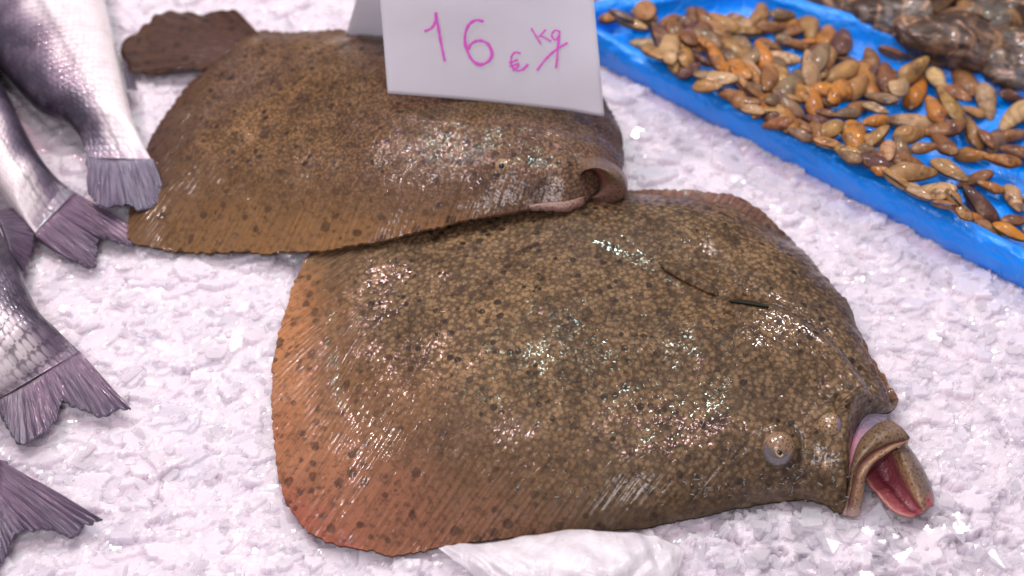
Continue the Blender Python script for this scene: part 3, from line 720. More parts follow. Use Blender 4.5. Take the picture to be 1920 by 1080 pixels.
# ---- the second turbot, partly on top of the first
far_out = [(1012,392,.046,.03),(950,400,.044,.06),(880,411,.041,.09),(800,430,.037,.13),(720,449,.031,.18),(640,464,.024,.22),(560,472,.016,.25),(450,473,.009,.28),(350,470,.007,.30),(290,463,.007,.32),(246,452,.008,.34),
 (236,422,.008,.36),(244,390,.007,.36),(262,332,.006,.35),(276,282,.006,.34),(292,240,.006,.33),(320,204,.006,.31),(350,162,.006,.24),(382,132,.008,.10),
 (410,108,.010,.06),(432,84,.012,.04),(455,64,.011,.05),(490,57,.010,.10),(540,61,.008,.16),(600,57,.008,.20),(660,58,.008,.21),(760,62,.008,.21),(880,72,.008,.20),(980,92,.008,.19),(1060,125,.008,.17),(1120,168,.010,.15),(1152,215,.013,.12),(1166,262,.020,.08),(1170,300,.030,.04),(1160,330,.040,.03),(1130,350,.045,.03),(1100,375,.047,.03),(1060,392,.047,.03)]
far_spine = [(500,150,.012,.020),(600,190,.016,.032),(700,220,.022,.038),(800,245,.028,.038),(900,265,.034,.034),(990,285,.040,.028),(1060,305,.044,.020)]
p2 = G(700, 270, .02)
t2 = thing('turbot', p2, 'second brown turbot farther back, under the price card, its snout on the front one', 'fish', GRP_T)
tf_ = [(420,465,110,(0.22,0.115,0.045)),(600,462,120,(0.27,0.14,0.055)),(800,425,120,(0.24,0.12,0.05)),(270,430,60,(0.15,0.08,0.035)),(300,260,90,(0.10,0.052,0.036)),(330,170,60,(0.11,0.056,0.036)),(560,60,120,(0.15,0.08,0.036)),(900,80,200,(0.10,0.06,0.05)),(1150,240,60,(0.07,0.05,0.045)),(1030,390,60,(0.20,0.11,0.075))]
far_b = [(942,312,32,20,10,.003),(1000,250,120,14,10,.003),(820,230,160,12,12,.002),(1050,330,60,30,0,.003)]
far_c = [([(960,255),(1020,268),(1070,290),(1085,320)],9,.002,.002),([(430,300),(500,250),(560,225)],10,.0016,.001),([(380,370),(420,355),(450,340)],9,.002,.002)]
parts2, bvh2 = make_turbot(t2, far_out, far_spine, None, M['turbot_far'], [('anal_fin', .055, .46), ('dorsal_fin', .59, .86)], tf_, bumps=far_b, creases=far_c, seed=11, N=1000, NB=60)
def fan(name, root_pts, end_pts, parent, mat, nu, nv, th, colf, ripple=0.0008, rayn=22, mids=None, jag=0.0, seed=0, sink=0.0):
    A = crom(gl(root_pts), nu); B = arclen(gl(end_pts), nu)
    Cs = [A] + ([crom(gl(m_), nu) for m_ in mids] if mids else []) + [B]
    Cs = np.stack(Cs, 0); P = np.stack([crom(Cs[:, k], nv) if len(Cs) > 2 else np.linspace(Cs[0, k], Cs[1, k], nv) for k in range(nu)], 1)
    u = np.linspace(0, 1, nu); v = np.linspace(0, 1, nv)
    if sink:
        pre = [A - (B - A) * sink * k - np.array([0, 0, .010]) * k for k in (1.0, .66, .33)]
        P = np.concatenate([np.stack(pre, 0), P], 0); v = np.r_[0, 0, 0, v]; nv += 3
    d = P[-1] - P[0]; L = np.linalg.norm(d, axis=1, keepdims=True)
    sg = vnoise(np.stack([u * rayn * 1.7, u * 0 + seed, u * 0], -1), 1, seed)
    P += (v[:, None, None] ** 6) * (sg * jag)[None, :, None] * (d / L)[None]
    P[..., 2] += np.sin(u * rayn * 2 * np.pi)[None] * ripple * 0.5 * v[:, None] + vnoise(np.stack([u * 5, u * 0 + seed, u * 0], -1), 1, seed + 3)[None] * ripple * 2 * v[:, None]
    if vnormals(P.reshape(-1, 3), grid_faces(nv, nu))[:, 2].mean() < 0: P = P[:, ::-1]; u = u[::-1]
    thv = np.broadcast_to((th * (1 - 0.75 * v))[:, None], (nv, nu)).copy()
    V, F = solid(P, thv)
    uvv = np.stack([np.broadcast_to(u[None], (nv, nu)), np.broadcast_to(v[:, None], (nv, nu))], -1).reshape(-1, 2); uv2 = np.vstack([uvv, uvv])
    tint = np.array(colf(uv2, proj(V)), float)
    n_ = len(V)
    return part_of(mesh(name, V, F, mat, parent, True, uv2 * ([1, 1] if mat is not M['turbot_far'] else [.16, .10]), {'tint': tint, 'fin': np.ones(n_), 'speck': np.zeros(n_)}))
fan('tail_fin', [(485,62,.014),(455,75,.016),(425,98,.016),(392,126,.012)], [(452,34,.010),(415,20,.011),(378,14,.011),(330,22,.010),(290,40,.010),(262,55,.010),(240,72,.010),(224,94,.009),(238,112,.009),(250,126,.008),(300,134,.008),(345,131,.008)], t2, M['turbot_far'], 70, 24, .004,
    lambda uv, px: np.tile((0.085, 0.045, 0.034), (len(uv), 1)), 0.0026, 13, None, 0.003, 4, .25)
c, n = hit(bvh2, 942, 311); c = c - n * 0.0036
e2 = bead('eye', c, n, 0.0062, M['eye_skin'], t2, 0.9, lambda Vw: np.zeros(len(Vw)))
pc, pn = hit(bvh2, 941, 312, 0.0015); bead('pupil', pc, pn, 0.0019, M['pupil'], e2, 0.8)
# gaping round mouth: rings from the cheek over the lip into the dark throat
def ring(cx, cy, rx, ry, rot, z, n=14, zt=0.0):
    a = math.radians(rot); r = []
    for k in range(n):
        t = 2 * math.pi * k / n; x = rx * math.cos(t); y = ry * math.sin(t)
        X = x * math.cos(a) - y * math.sin(a); Y = x * math.sin(a) + y * math.cos(a)
        r.append((cx + X, cy + Y, z - zt * math.sin(t)))
    return r
def ring_loft(name, rings, nu, nv, parent, mat, tintf, speckf):
    P = loft([gl(r) for r in rings], nu, nv, True)
    V = P.reshape(-1, 3); F = grid_faces(nv, nu, False, True)
    if (vnormals(V, F) * (CAM - V)).sum(1).mean() < 0: F = F[:, ::-1]
    v = np.repeat(np.linspace(0, 1, nv), nu); px = proj(V)
    V[:, 2] += fbm(V, 160, 2, 3) * 0.0005
    return mesh(name, V, F, mat, parent, True, np.stack([np.tile(np.linspace(0, 1, nu), nv), v], -1), {'tint': np.array(tintf(v, px)), 'speck': np.array(speckf(v, px), float)})
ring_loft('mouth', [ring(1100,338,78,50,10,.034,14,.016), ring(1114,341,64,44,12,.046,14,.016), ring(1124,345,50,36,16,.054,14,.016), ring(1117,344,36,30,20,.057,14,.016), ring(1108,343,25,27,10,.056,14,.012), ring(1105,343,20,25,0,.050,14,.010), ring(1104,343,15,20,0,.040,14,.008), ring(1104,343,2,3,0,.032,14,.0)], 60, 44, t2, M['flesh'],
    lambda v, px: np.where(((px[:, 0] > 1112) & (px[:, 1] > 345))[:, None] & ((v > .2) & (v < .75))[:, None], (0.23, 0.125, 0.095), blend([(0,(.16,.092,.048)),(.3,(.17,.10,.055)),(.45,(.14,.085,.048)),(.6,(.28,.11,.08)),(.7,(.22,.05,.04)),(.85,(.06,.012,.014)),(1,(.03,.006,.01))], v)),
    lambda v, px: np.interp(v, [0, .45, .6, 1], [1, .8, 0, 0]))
n_ = 2 * 24 * 8
surf_strip('lower_lip', bvh2, [(992,386),(1030,381),(1064,378),(1094,368)], [(996,394),(1032,397),(1066,397),(1092,391)], 24, 8, 0.0013, M['flesh'], t2,
           {'tint': np.tile((0.27, 0.155, 0.12), (n_, 1)), 'speck': np.full(n_, .7)})

# ------------------------------------------------------------------ sea bass
GRP_B = 'sea bass at the side'
BODYC = [(-1.1,(.022,.018,.032)),(-.45,(.050,.040,.066)),(-.16,(.20,.16,.22)),(0.02,(.60,.52,.56)),(.3,(.86,.79,.80)),(1.1,(.90,.83,.83))]
def tailcol(uv, tcol):                     # scales of the flank run out between the rays
    k = uv[:, 1] + 0.10 * vnoise(np.stack([uv[:, 0] * 34, uv[:, 1] * 2, 0 * uv[:, 0]], -1), 1, 8)
    f = smooth(-.30, .08, k)[:, None]; far = blend([(0, tcol[0]), (.6, tcol[0]), (1, tcol[1])], k)
    return blend(BODYC, uv[:, 0] * 2 - 1) * (1 - f) * .9 + far * f
def make_bass(label, pairs, zmid, thick, tail_end, tail_root, tail_z, fins=(), tcol=((.16,.11,.17),(.085,.065,.11)), seed=0, body=1.0, mids=None, shift=0.0):
    Lp = np.array([G(a[0], a[1], z) for a, b, z in [(p[0], p[1], zm) for p, zm in zip(pairs, zmid)]])
    Rp = np.array([G(b[0], b[1], z) for a, b, z in [(p[0], p[1], zm) for p, zm in zip(pairs, zmid)]])
    ns, nu = 150, 72
    Lc = crom(Lp, ns); Rc = crom(Rp, ns); th = np.interp(np.linspace(0, 1, ns), np.linspace(0, 1, len(thick)), thick) * (1 - .92 * smooth(.80, 1.0, np.linspace(0, 1, ns)))
    C = (Lc + Rc) / 2; D = (Rc - Lc) / 2
    ph = np.linspace(0, 2 * np.pi, nu, endpoint=False)
    cs = np.sign(np.cos(ph)) * np.abs(np.cos(ph)) ** 0.9; sn = np.sign(np.sin(ph)) * np.abs(np.sin(ph)) ** 0.9
    P = C[:, None] + cs[None, :, None] * D[:, None] + sn[None, :, None] * th[:, None, None] * np.array([0, 0, 1.0])
    V = P.reshape(-1, 3); F = grid_faces(ns, nu, False, True)
    if vnormals(V, F)[ns // 2 * nu + nu // 4, 2] < 0: F = F[:, ::-1]
    k = len(V); V = np.vstack([V, C[:1], C[-1:]])
    Fl = F.tolist() + [[(i + 1) % nu, i, k] for i in range(nu)] + [[(ns - 1) * nu + i, (ns - 1) * nu + (i + 1) % nu, k + 1] for i in range(nu)]
    al = np.r_[0, np.cumsum(np.linalg.norm(np.diff(C, axis=0), axis=1))]
    dep = np.linalg.norm(D, axis=1)
    side = np.tile(cs, ns)                 # -1 back, +1 belly
    uvv = np.stack([np.repeat(al, nu), (np.repeat(dep, nu) * np.tile(np.arcsin(np.clip(cs, -1, 1)), ns))], -1); uvv = np.vstack([uvv, uvv[:1], uvv[-1:]])
    s2 = np.r_[side, 0, 0] + 0.22 * vnoise(np.vstack([V]), 70, seed) ; along = np.r_[np.repeat(np.linspace(0, 1, ns), nu), 0, 1]
    tint = blend(BODYC, s2 + shift)
    e = smooth(.87, .99, along)[:, None]; e = e * np.clip(.85 + .5 * vnoise(np.stack([np.r_[side, 0, 0] * 16, along * 3, 0 * along], -1), 1, seed + 4), 0, 1)[:, None]; tint = tint * (1 - .92 * e) + np.array(tcol[0]) * .92 * e
    # lateral line
    ll = np.exp(-((np.r_[side, 9, 9] - 0.10) / 0.02) ** 2)[:, None] * 0.6; tint = tint * (1 - ll) + np.array((.06, .045, .07)) * ll
    mask = np.clip(0.9 - 0.6 * smooth(-.1, .7, s2), .15, 1) * body
    ctr = C[ns // 2]
    root = thing('sea_bass', (C[-20][0], C[-20][1], 0.0), label, 'fish', GRP_B)
    mesh('body', V, Fl, M['bass'], root, True, uvv, {'tint': tint, 'speck': mask})
    fan('tail_fin', [(a, b, z) for (a, b), z in zip(tail_root, np.linspace(zmid[-1] + .0009, zmid[-1] + .0009, len(tail_root)))], [(a, b, tail_z[1]) for a, b in tail_end], root, M['tail'], 90, 26, .005,
        lambda uv, px: tailcol(uv, tcol), 0.0016, 20, [[(a, b, z_) for a, b, z_ in mids]] if mids else None, 0.002, seed, .07)
    for nm, base, tip in fins:
        fan(nm, base, tip, root, M['tail'], 40, 14, .0025, lambda uv, px: blend([(0, tcol[1]), (1, tcol[0])], uv[:, 1]), 0.001, 12, None, 0.001, seed + 2)
    # the head end, off to the side: an eye
    hc = C[int(ns * .10)] + D[int(ns * .10)] * -0.25 + np.array([0, 0, th[int(ns * .10)] * .9])
    ey = bead('eye', hc, np.array([0, 0, 1.0]), 0.006, M['iris'], root, 0.5); bead('pupil', hc + [0, 0, .0018], np.array([0, 0, 1.0]), 0.0032, M['pupil'], ey, 0.5)
    return root
TH = [.004, .018, .026, .028, .027, .025, .021, .016, .011, .007]
make_bass('pale sea bass highest in the picture, its grey tail touching the far turbot',
    [((-115,-425),(-92,-428)),((-215,-320),(0,-390)),((-190,-200),(110,-270)),((-140,-80),(165,-130)),((-80,40),(196,0)),((0,125),(217,85)),((62,195),(232,150)),((115,222),(246,215)),((148,255),(262,258)),((164,297),(284,300))],
    [.03]*5 + [.029,.028,.026,.024,.022], TH, [(168,368),(186,386),(215,391),(240,385),(265,388),(292,380),(303,352)], [(163,293),(205,300),(245,300),(286,297)], (.022, .017),
    [('anal_fin', [(236,128,.024),(244,165,.022)], [(252,140,.008),(259,172,.008)])], ((.19,.17,.24),(.14,.12,.19)), 1, .6)
make_bass('sea bass with dark forked tail reaching the fin corner of the far turbot',
    [((-420,-300),(-428,-282)),((-330,-290),(-430,-180)),((-220,-200),(-330,-20)),((-120,-70),(-230,140)),((-50,60),(-120,255)),((10,170),(-30,325)),((62,275),(20,385)),((100,328),(45,412)),((142,362),(66,437))],
    [.028]*4 + [.026,.023,.019,.015,.011], TH[:-2] + [.007], [(276,440),(246,458),(213,454),(181,449),(180,470),(171,497),(138,486)], [(141,360),(118,388),(92,412),(66,438)], (.010, .007), (), ((.15,.095,.155),(.10,.07,.12)), 2, .6, None, .12)
make_bass('scaly sea bass in the middle with broad ragged tail spread on bare ice',
    [((-420,180),(-426,200)),((-330,170),(-430,330)),((-220,210),(-330,470)),((-110,290),(-220,610)),((-30,385),(-130,690)),((30,490),(-70,725)),((72,583),(-40,745)),((110,622),(-25,752)),((150,660),(-10,752))],
    [.028]*4 + [.026,.023,.018,.014,.009], TH[:-2] + [.006], [(247,768),(228,766),(212,770),(188,778),(160,768),(138,764),(119,757),(106,790),(88,812),(60,822),(40,832),(22,815),(4,780)], [(149,658),(100,690),(50,722),(-6,752)], (.009, .0065),
    [('dorsal_fin', [(-10,395,.03),(8,430,.028),(22,470,.024)], [(36,390,.012),(66,436,.010),(46,508,.010)])], ((.17,.115,.175),(.11,.085,.13)), 3, 1.0, None, .26)
make_bass('sea bass lowest in the picture, showing only its dark tail',
    [((-560,560),(-566,578)),((-460,560),(-520,700)),((-340,620),(-400,840)),((-220,700),(-260,920)),((-110,780),(-130,970)),((-40,835),(-60,990)),((0,862),(-22,1000))],
    [.028]*3 + [.024,.018,.012,.008], [.004,.018,.027,.026,.018,.011,.006], [(194,978),(176,980),(160,986),(130,1000),(100,994),(70,995),(28,998),(15,1022),(0,1055),(-25,1090)], [(0,862),(0,905),(-8,955),(-22,1000)], (.009, .0065), (), ((.15,.10,.16),(.10,.075,.125)), 4, 1.0, None, .2)

# ------------------------------------------------------------------ price card
zl = hit(bvh2, 727, 178)[0][2]; zr = hit(bvh2, 1120, 222)[0][2]
BL = G(727, 176, zl + .004); BR = G(1132, 215, zr + .010)
for k_ in range(40):                       # lift until the lower edge clears the fish below it
    ok_ = True
    for f_ in np.linspace(.03, .97, 16):
        e_ = BL * (1 - f_) + BR * f_; h_ = bvh2.ray_cast(Vector((e_[0], e_[1], .3)), Vector((0, 0, -1)))[0]
        if h_ is not None and h_[2] > e_[2] - .0008: ok_ = False
    if ok_: break
    BL = G(727, 176, BL[2] + .001); BR = G(1132, 215, BR[2] + .001)
print('card', BL, BR)
lean = np.array([0, 0.42, 1.0]); lean /= np.linalg.norm(lean)
hgt = 0.105
ax = BR - BL; ax /= np.linalg.norm(ax)
TL = BL + lean * hgt - ax * 0.004; TR = BR + lean * hgt - ax * 0.012
nu, nv = 40, 40
uu, vv = np.meshgrid(np.linspace(0, 1, nu), np.linspace(0, 1, nv))
def card_pt(u, v):
    P = (BL * (1 - u)[..., None] + BR * u[..., None]) * (1 - v)[..., None] + (TL * (1 - u)[..., None] + TR * u[..., None]) * v[..., None]
    nrm = np.cross(ax, lean)
    bow = 0.003 * np.sin(u * 3.1) * (1 - v) - 0.004 * smooth(.8, 1.0, u) * (1 - v) + 0.0012 * vnoise(np.stack([u * 3, v * 3, u * 0], -1), 1, 4)
    return P - nrm * bow[..., None]
Pf = card_pt(uu, vv)
card = thing('price_card', (BL + BR) / 2, 'folded white paper price card reading 16 euro per kilo in pink handwriting', 'price card')
Vc, Fc = solid(Pf, 0.0004); front = part_of(mesh('front_panel', Vc, Fc, M['paper'], card))
bcard = BVHTree.FromPolygons(Pf.reshape(-1, 3).tolist(), grid_faces(nv, nu).tolist())
BBL = G(648, 68, .020); BBR = BBL + (BR - BL) * 0.98
Pb = np.stack([np.linspace(Pf[-1], BBL[None] * (1 - np.linspace(0, 1, nu))[:, None] + BBR[None] * np.linspace(0, 1, nu)[:, None], nv)], 0)[0]
Pb[..., 1] += 0.0006
Vc, Fc = solid(Pb, 0.0004); mesh('back_panel', Vc, Fc, M['paper'], card)
def stroke(name, lines, w=0.0014):
    VV = []; FF = []; k = 0
    for ln in lines:
        q = crom([(620 + x / 2.25, y / 2.25, 0) for x, y in ln], 10 * len(ln))[:, :2]
        P = []; N = []
        for x, y in q:
            a, n = hit(bcard, x, y, 0.0009); P.append(a); N.append(n)
        P = np.array(P); N = np.array(N); T = np.gradient(P, axis=0); T /= np.linalg.norm(T, axis=1, keepdims=True); B = np.cross(T, N)
        wv = w * .82 * (0.8 + 0.25 * vnoise(np.stack([np.arange(len(P)) * .3, np.zeros(len(P)), np.zeros(len(P))], -1), 1, 5))[:, None]
        S_ = np.stack([P - B * wv, P - B * wv * .5 + N * .0001, P + B * wv * .5 + N * .0001, P + B * wv], 1)
        VV.append(S_.reshape(-1, 3)); FF += (grid_faces(len(P), 4) + k).tolist(); k += len(P) * 4
    return mesh(name, np.vstack(VV), FF, M['ink'], front)
stroke('digit_one', [[(395,130),(425,116),(441,88),(443,50)], [(443,50),(452,105),(465,180),(481,256)]])
stroke('digit_six', [[(645,88),(612,83),(582,103),(566,150),(572,202),(596,250),(630,270),(665,256),(680,225),(664,184),(630,169),(596,180),(578,206)]], .0015)
stroke('euro_sign', [[(802,224),(780,218),(763,236),(762,268),(776,291),(806,293),(834,268)], [(752,262),(790,250)], [(754,277),(795,266)], [(768,296),(796,272)]], .0011)
stroke('letters_kg', [[(845,116),(866,150),(888,185)], [(908,122),(880,152),(890,150),(930,172)], [(968,132),(946,126),(932,148),(948,166),(964,145),(966,132),(958,200),(955,245),(950,286)]], .0010)
stroke('slash', [[(1000,178),(945,212),(905,250),(870,295)]], .0013)

# ------------------------------------------------------------------ blue tray with clams
ZR = .023; ZF = .005
A0 = G(1065, 25, ZR); A1 = G(2250, 640, ZR)
d0 = A1 - A0; d0 /= np.linalg.norm(d0); perp = np.array([-d0[1], d0[0], 0.0])
# inner profile runs from floor edge to the outside foot: (offset towards outside, z)
prof = [(-.020,ZF),(-.013,ZF+.001),(-.008,.009),(-.005,.015),(-.003,.0205),(.0005,ZR),(.005,.0228),(.008,.020),(.0095,.015),(.010,.010),(.0095,.005),(.008,.000),(.006,-.005)]
tray = thing('seafood_tray', (A0 + A1) / 2 * [1, 1, 0], 'bright blue plastic lined tray full of clams beyond the turbots', 'tray')
C1 = A1 + perp * 0.0
F0 = G(1395, -28, ZR); F1 = G(2150, 206, ZR)
corners = [A0, A1, F1, F0]
print('tray angle', d0, (F1 - F0) / np.linalg.norm(F1 - F0))
def rim(name, a, b, outward, n, parent, seed):
    t = np.linspace(0, 1, n); L = np.linalg.norm(b - a)
    ctrl = crom([(o, z, 0) for o, z in prof], 40)[:, :2]
    P = np.zeros((n, 40, 3))
    for k in range(40):
        P[:, k] = a[None] * (1 - t)[:, None] + b[None] * t[:, None]; P[:, k] += outward * ctrl[k, 0]; P[:, k, 2] = ctrl[k, 1]
    wq = np.stack([np.repeat(t[:, None] * L * 45, 40, 1), np.repeat(np.arange(40)[None] * .12, n, 0), np.zeros((n, 40))], -1)
    w = vnoise(wq, 1, seed) * .0016 + vnoise(wq * 2.7, 1, seed + 1) * .0007
    sag = vnoise(np.stack([t * L * 9, t * 0, t * 0], -1), 1, seed + 5) * .0022
    body_ = np.sin(np.linspace(0, np.pi, 40))[None]
    P += outward * (w * body_ + sag[:, None] * .6)[..., None]; P[..., 2] += w * body_ + sag[:, None] * body_
    V, F = P.reshape(-1, 3), grid_faces(n, 40)
    if vnormals(V, F)[n // 2 * 40 + 18, 2] < 0: F = F[:, ::-1]
    V, F = solid(P if vnormals(P.reshape(-1, 3), grid_faces(n, 40))[n // 2 * 40 + 18, 2] > 0 else P[:, ::-1], .0008)
    return mesh(name, V, F, M['blue'], parent)
cen = sum(corners) / 4
for i, nm in enumerate(['rim'] * 4):
    a, b = corners[i], corners[(i + 1) % 4]; dd = b - a; dd = dd / np.linalg.norm(dd); ow = np.array([dd[1], -dd[0], 0.0])
    if ow @ ((a + b) / 2 - cen) < 0: ow = -ow
    rim(nm, a - dd * .004, b + dd * .004, ow, 260, tray, 40 + i)
q = np.linspace(0, 1, 60); U_, V_ = np.meshgrid(q, q)
Pfl = ((A0 * (1 - U_)[..., None] + A1 * U_[..., None]) * (1 - V_)[..., None] + (F0 * (1 - U_)[..., None] + F1 * U_[..., None]) * V_[..., None])
Pfl[..., 2] = ZF + .0006 + vnoise(Pfl, 60, 3) * .0007
Vf, Ff = solid(Pfl if vnormals(Pfl.reshape(-1, 3), grid_faces(60, 60))[100, 2] > 0 else Pfl[:, ::-1], .001); mesh('floor_film', Vf, Ff, M['blue'], tray)

def clam_mesh(seed):
    r_ = np.random.default_rng(seed); nu, nv = 26, 10
    L = .0132; Wd = .0057 * r_.uniform(.88, 1.1); Tk = .0042 * r_.uniform(.9, 1.1)
    th = np.linspace(0, 2 * np.pi, nu, endpoint=False)
    x = L * np.cos(th); y = Wd * np.sin(th)
    y = y * (1 - 0.22 * np.cos(th)) + np.where(np.sin(th) > 0, .0016 * np.exp(-((np.cos(th) + .35) / .35) ** 2), 0)   # hinge side higher towards one end
    out = []
    ux, uy = -.0040, .0030
    for k in range(nv):
        f = k / (nv - 1); s = 1 - f
        z = (Tk * (1 - s ** 2.0) ** .75 if k else 0.0)
        out.append(np.stack([x * s + ux * .6 * f, y * s + uy * .6 * f, np.full(nu, z + (0.0003 if k == 0 else 0.0004 * (1 - f)))], -1))
    V = np.concatenate(out, 0); F = grid_faces(nv, nu, False, True)[:, :]
    me = []
    for sgn in (1, -1):
        VV = V * [1, 1, sgn]; FF = F if sgn > 0 else F[:, ::-1]
        m_ = bpy.data.meshes.new('valve'); m_.from_pydata(VV.tolist(), [], FF.tolist()); m_.update()
        m_.polygons.foreach_set('use_smooth', np.ones(len(m_.polygons), bool)); m_.materials.append(M['clam']); me.append(m_)
    return me
clam_meshes = [clam_mesh(i) for i in range(5)]
CC = {'o': (.48,.19,.03), 'O': (.62,.23,.010), 't': (.46,.25,.085), 'b': (.28,.12,.042), 'g': (.23,.15,.085), 'p': (.12,.050,.042), 'c': (.60,.38,.20)}
CN = {'o': 'orange brown', 'O': 'vivid orange', 't': 'tan', 'b': 'brown', 'g': 'grey brown', 'p': 'dark purple brown', 'c': 'cream'}
CL = """1130,33,60,10,o 1112,8,50,20,b 1150,15,50,-30,t 1180,12,50,50,t 1205,15,55,60,t 1165,30,45,20,g 1185,46,55,10,c 1208,42,45,-20,t 1226,5,35,70,b
1205,82,45,-5,c 1237,70,50,80,p 1246,48,50,-30,b 1277,45,50,-15,g 1272,63,45,20,p 1294,70,50,95,b 1252,95,60,75,c 1225,100,45,40,t 1275,85,35,60,o 1265,115,40,60,t 1288,108,45,100,t
1303,30,45,60,b 1325,40,50,40,b 1328,88,60,30,o 1343,108,55,50,o 1314,112,40,30,p 1323,70,55,20,g 1350,60,62,20,t 1357,42,55,25,t 1386,40,50,45,c 1405,62,65,-12,t 1380,92,62,25,t 1337,80,50,20,g 1392,82,40,40,g
1419,34,45,-50,t 1428,25,35,80,o 1468,28,45,-10,g 1472,44,55,0,o 1446,52,50,0,b 1481,62,55,-20,b 1443,85,45,10,b 1468,107,60,15,c 1432,105,50,60,o 1490,82,50,0,b 1348,150,75,8,c 1381,132,65,45,o 1408,130,45,35,c 1390,152,55,50,o
1445,145,60,-70,b 1463,148,50,60,t 1292,132,40,-20,p 1412,165,50,15,g 1485,160,60,-60,g 1499,175,50,50,o 1372,178,35,10,b 1408,193,55,10,b 1423,180,55,20,b 1477,195,65,35,g 1454,208,45,-5,t 1457,221,35,10,p 1483,229,45,60,o 1448,168,30,0,b
1517,50,50,80,t 1513,82,45,-10,o 1525,97,40,-20,b 1553,72,60,100,o 1553,110,35,95,t 1579,78,50,100,p 1633,107,38,70,b 1675,100,55,20,b 1725,110,45,10,g 1583,112,50,10,b 1520,133,55,70,c 1573,138,65,-25,t 1534,130,40,70,t 1619,138,50,80,o 1653,136,50,0,p
1713,133,55,-30,t 1769,120,60,-5,b 1807,150,65,60,b 1756,149,50,60,c 1782,165,40,10,t 1556,171,65,10,O 1512,178,45,45,t 1547,191,40,15,o 1653,184,60,25,g 1687,165,45,-50,c 1718,178,48,-60,O 1753,205,50,60,o 1782,197,70,50,t 1796,176,50,30,b 1824,209,45,5,t 1849,191,52,65,c
1897,182,50,5,p 1903,217,55,-40,c 1613,202,50,-25,b 1642,204,40,20,c 1588,213,50,-20,g 1545,213,45,15,b 1528,224,45,20,p 1642,227,48,-15,o 1704,228,85,3,c 1507,236,40,50,b 1547,247,60,-20,t 1600,256,55,75,o 1580,238,40,20,t 1644,258,50,-40,t 1664,284,45,85,c 1589,284,55,20,t
1640,304,70,20,p 1700,302,55,10,b 1691,276,45,60,g 1707,253,60,-20,t 1633,287,40,10,g 1767,242,75,-3,b 1733,278,42,-8,b 1769,269,60,50,b 1825,250,58,55,t 1850,261,35,50,b 1867,267,45,-60,g 1900,255,50,-20,b 1903,283,50,20,b 1822,292,58,10,O 1880,300,65,10,o 1670,292,50,-5,b
1711,325,85,-5,t 1780,320,70,30,t 1828,336,58,-10,b 1858,350,42,15,o 1755,358,75,25,c 1780,364,60,60,t 1839,386,85,35,p 1900,372,50,60,c 1905,414,50,0,b 1894,436,65,25,O 1803,394,30,40,t 1940,380,50,20,t 1935,300,50,40,b 1945,440,55,30,c 1950,230,50,10,t"""
clams = []
for s in CL.split():
    a = s.split(','); clams.append([float(a[0]), float(a[1]), float(a[2]), float(a[3]), a[4]])
fill = random.Random(21)
dense = [(1240,60),(1300,35),(1400,45),(1500,70),(1530,110),(1600,125),(1700,120),(1790,160),(1700,170),(1640,190),(1560,200),(1600,240),(1700,260),(1690,310),(1620,300),(1480,230),(1380,170),(1290,125)]
tries = 0
while len(clams) < 168 and tries < 4000:
    tries += 1; x, y = fill.uniform(1240, 1790), fill.uniform(35, 310)
    if not inside_poly(np.array([[x, y]]), dense)[0] or min(math.hypot(c[0] - x, (c[1] - y) * 1.4) for c in clams) < 13.5: continue
    clams.append([x, y, fill.uniform(42, 56), fill.uniform(-60, 80), fill.choice('ottbbgp')])
for x in range(1330, 1900, 44):             # along the near rim, half hidden by it
    clams.append([x + fill.uniform(-8, 8), 55 + (x - 1110) * .5123 - fill.uniform(4, 12), fill.uniform(46, 62), fill.uniform(5, 50), fill.choice('otbcg')])
ORD = 'first second third fourth fifth sixth seventh eighth ninth tenth eleventh twelfth thirteenth fourteenth fifteenth sixteenth seventeenth eighteenth nineteenth twentieth'.split() + ['twenty-' + w for w in 'first second third fourth fifth sixth seventh eighth ninth'.split()]
def rim_y(x): return 55 + (x - 1110) * (470 - 55) / (1920 - 1110)
def far_y(x): return (x - 1480) * 135 / 440
def zone(c):
    a = rim_y(c[0]) - c[1]; b = c[1] - far_y(c[0])
    if c[0] < 1235 and c[1] < 60: return 'in the clump beside the price card'
    return 'along the near rim of the blue tray' if a < 75 else 'along the far rim of the blue tray' if (b < 60 or c[1] < 45) else 'in the middle of the blue tray'
groups = {}
for c in clams: groups.setdefault((zone(c), c[4]), []).append(c)
lab = {}
for (zn, cl), lst in groups.items():
    lst.sort(key=lambda c: c[0])
    for i, c in enumerate(lst):
        lab[id(c)] = ('only ' if len(lst) == 1 else ORD[i] + ' ') + CN[cl] + ' clam' + ('' if len(lst) == 1 else ' from the left') + ' ' + zn
placed = []
order = list(clams); random.Random(3).shuffle(order)
order.sort(key=lambda c: c[1] + random.Random(int(c[0])).uniform(-25, 25))
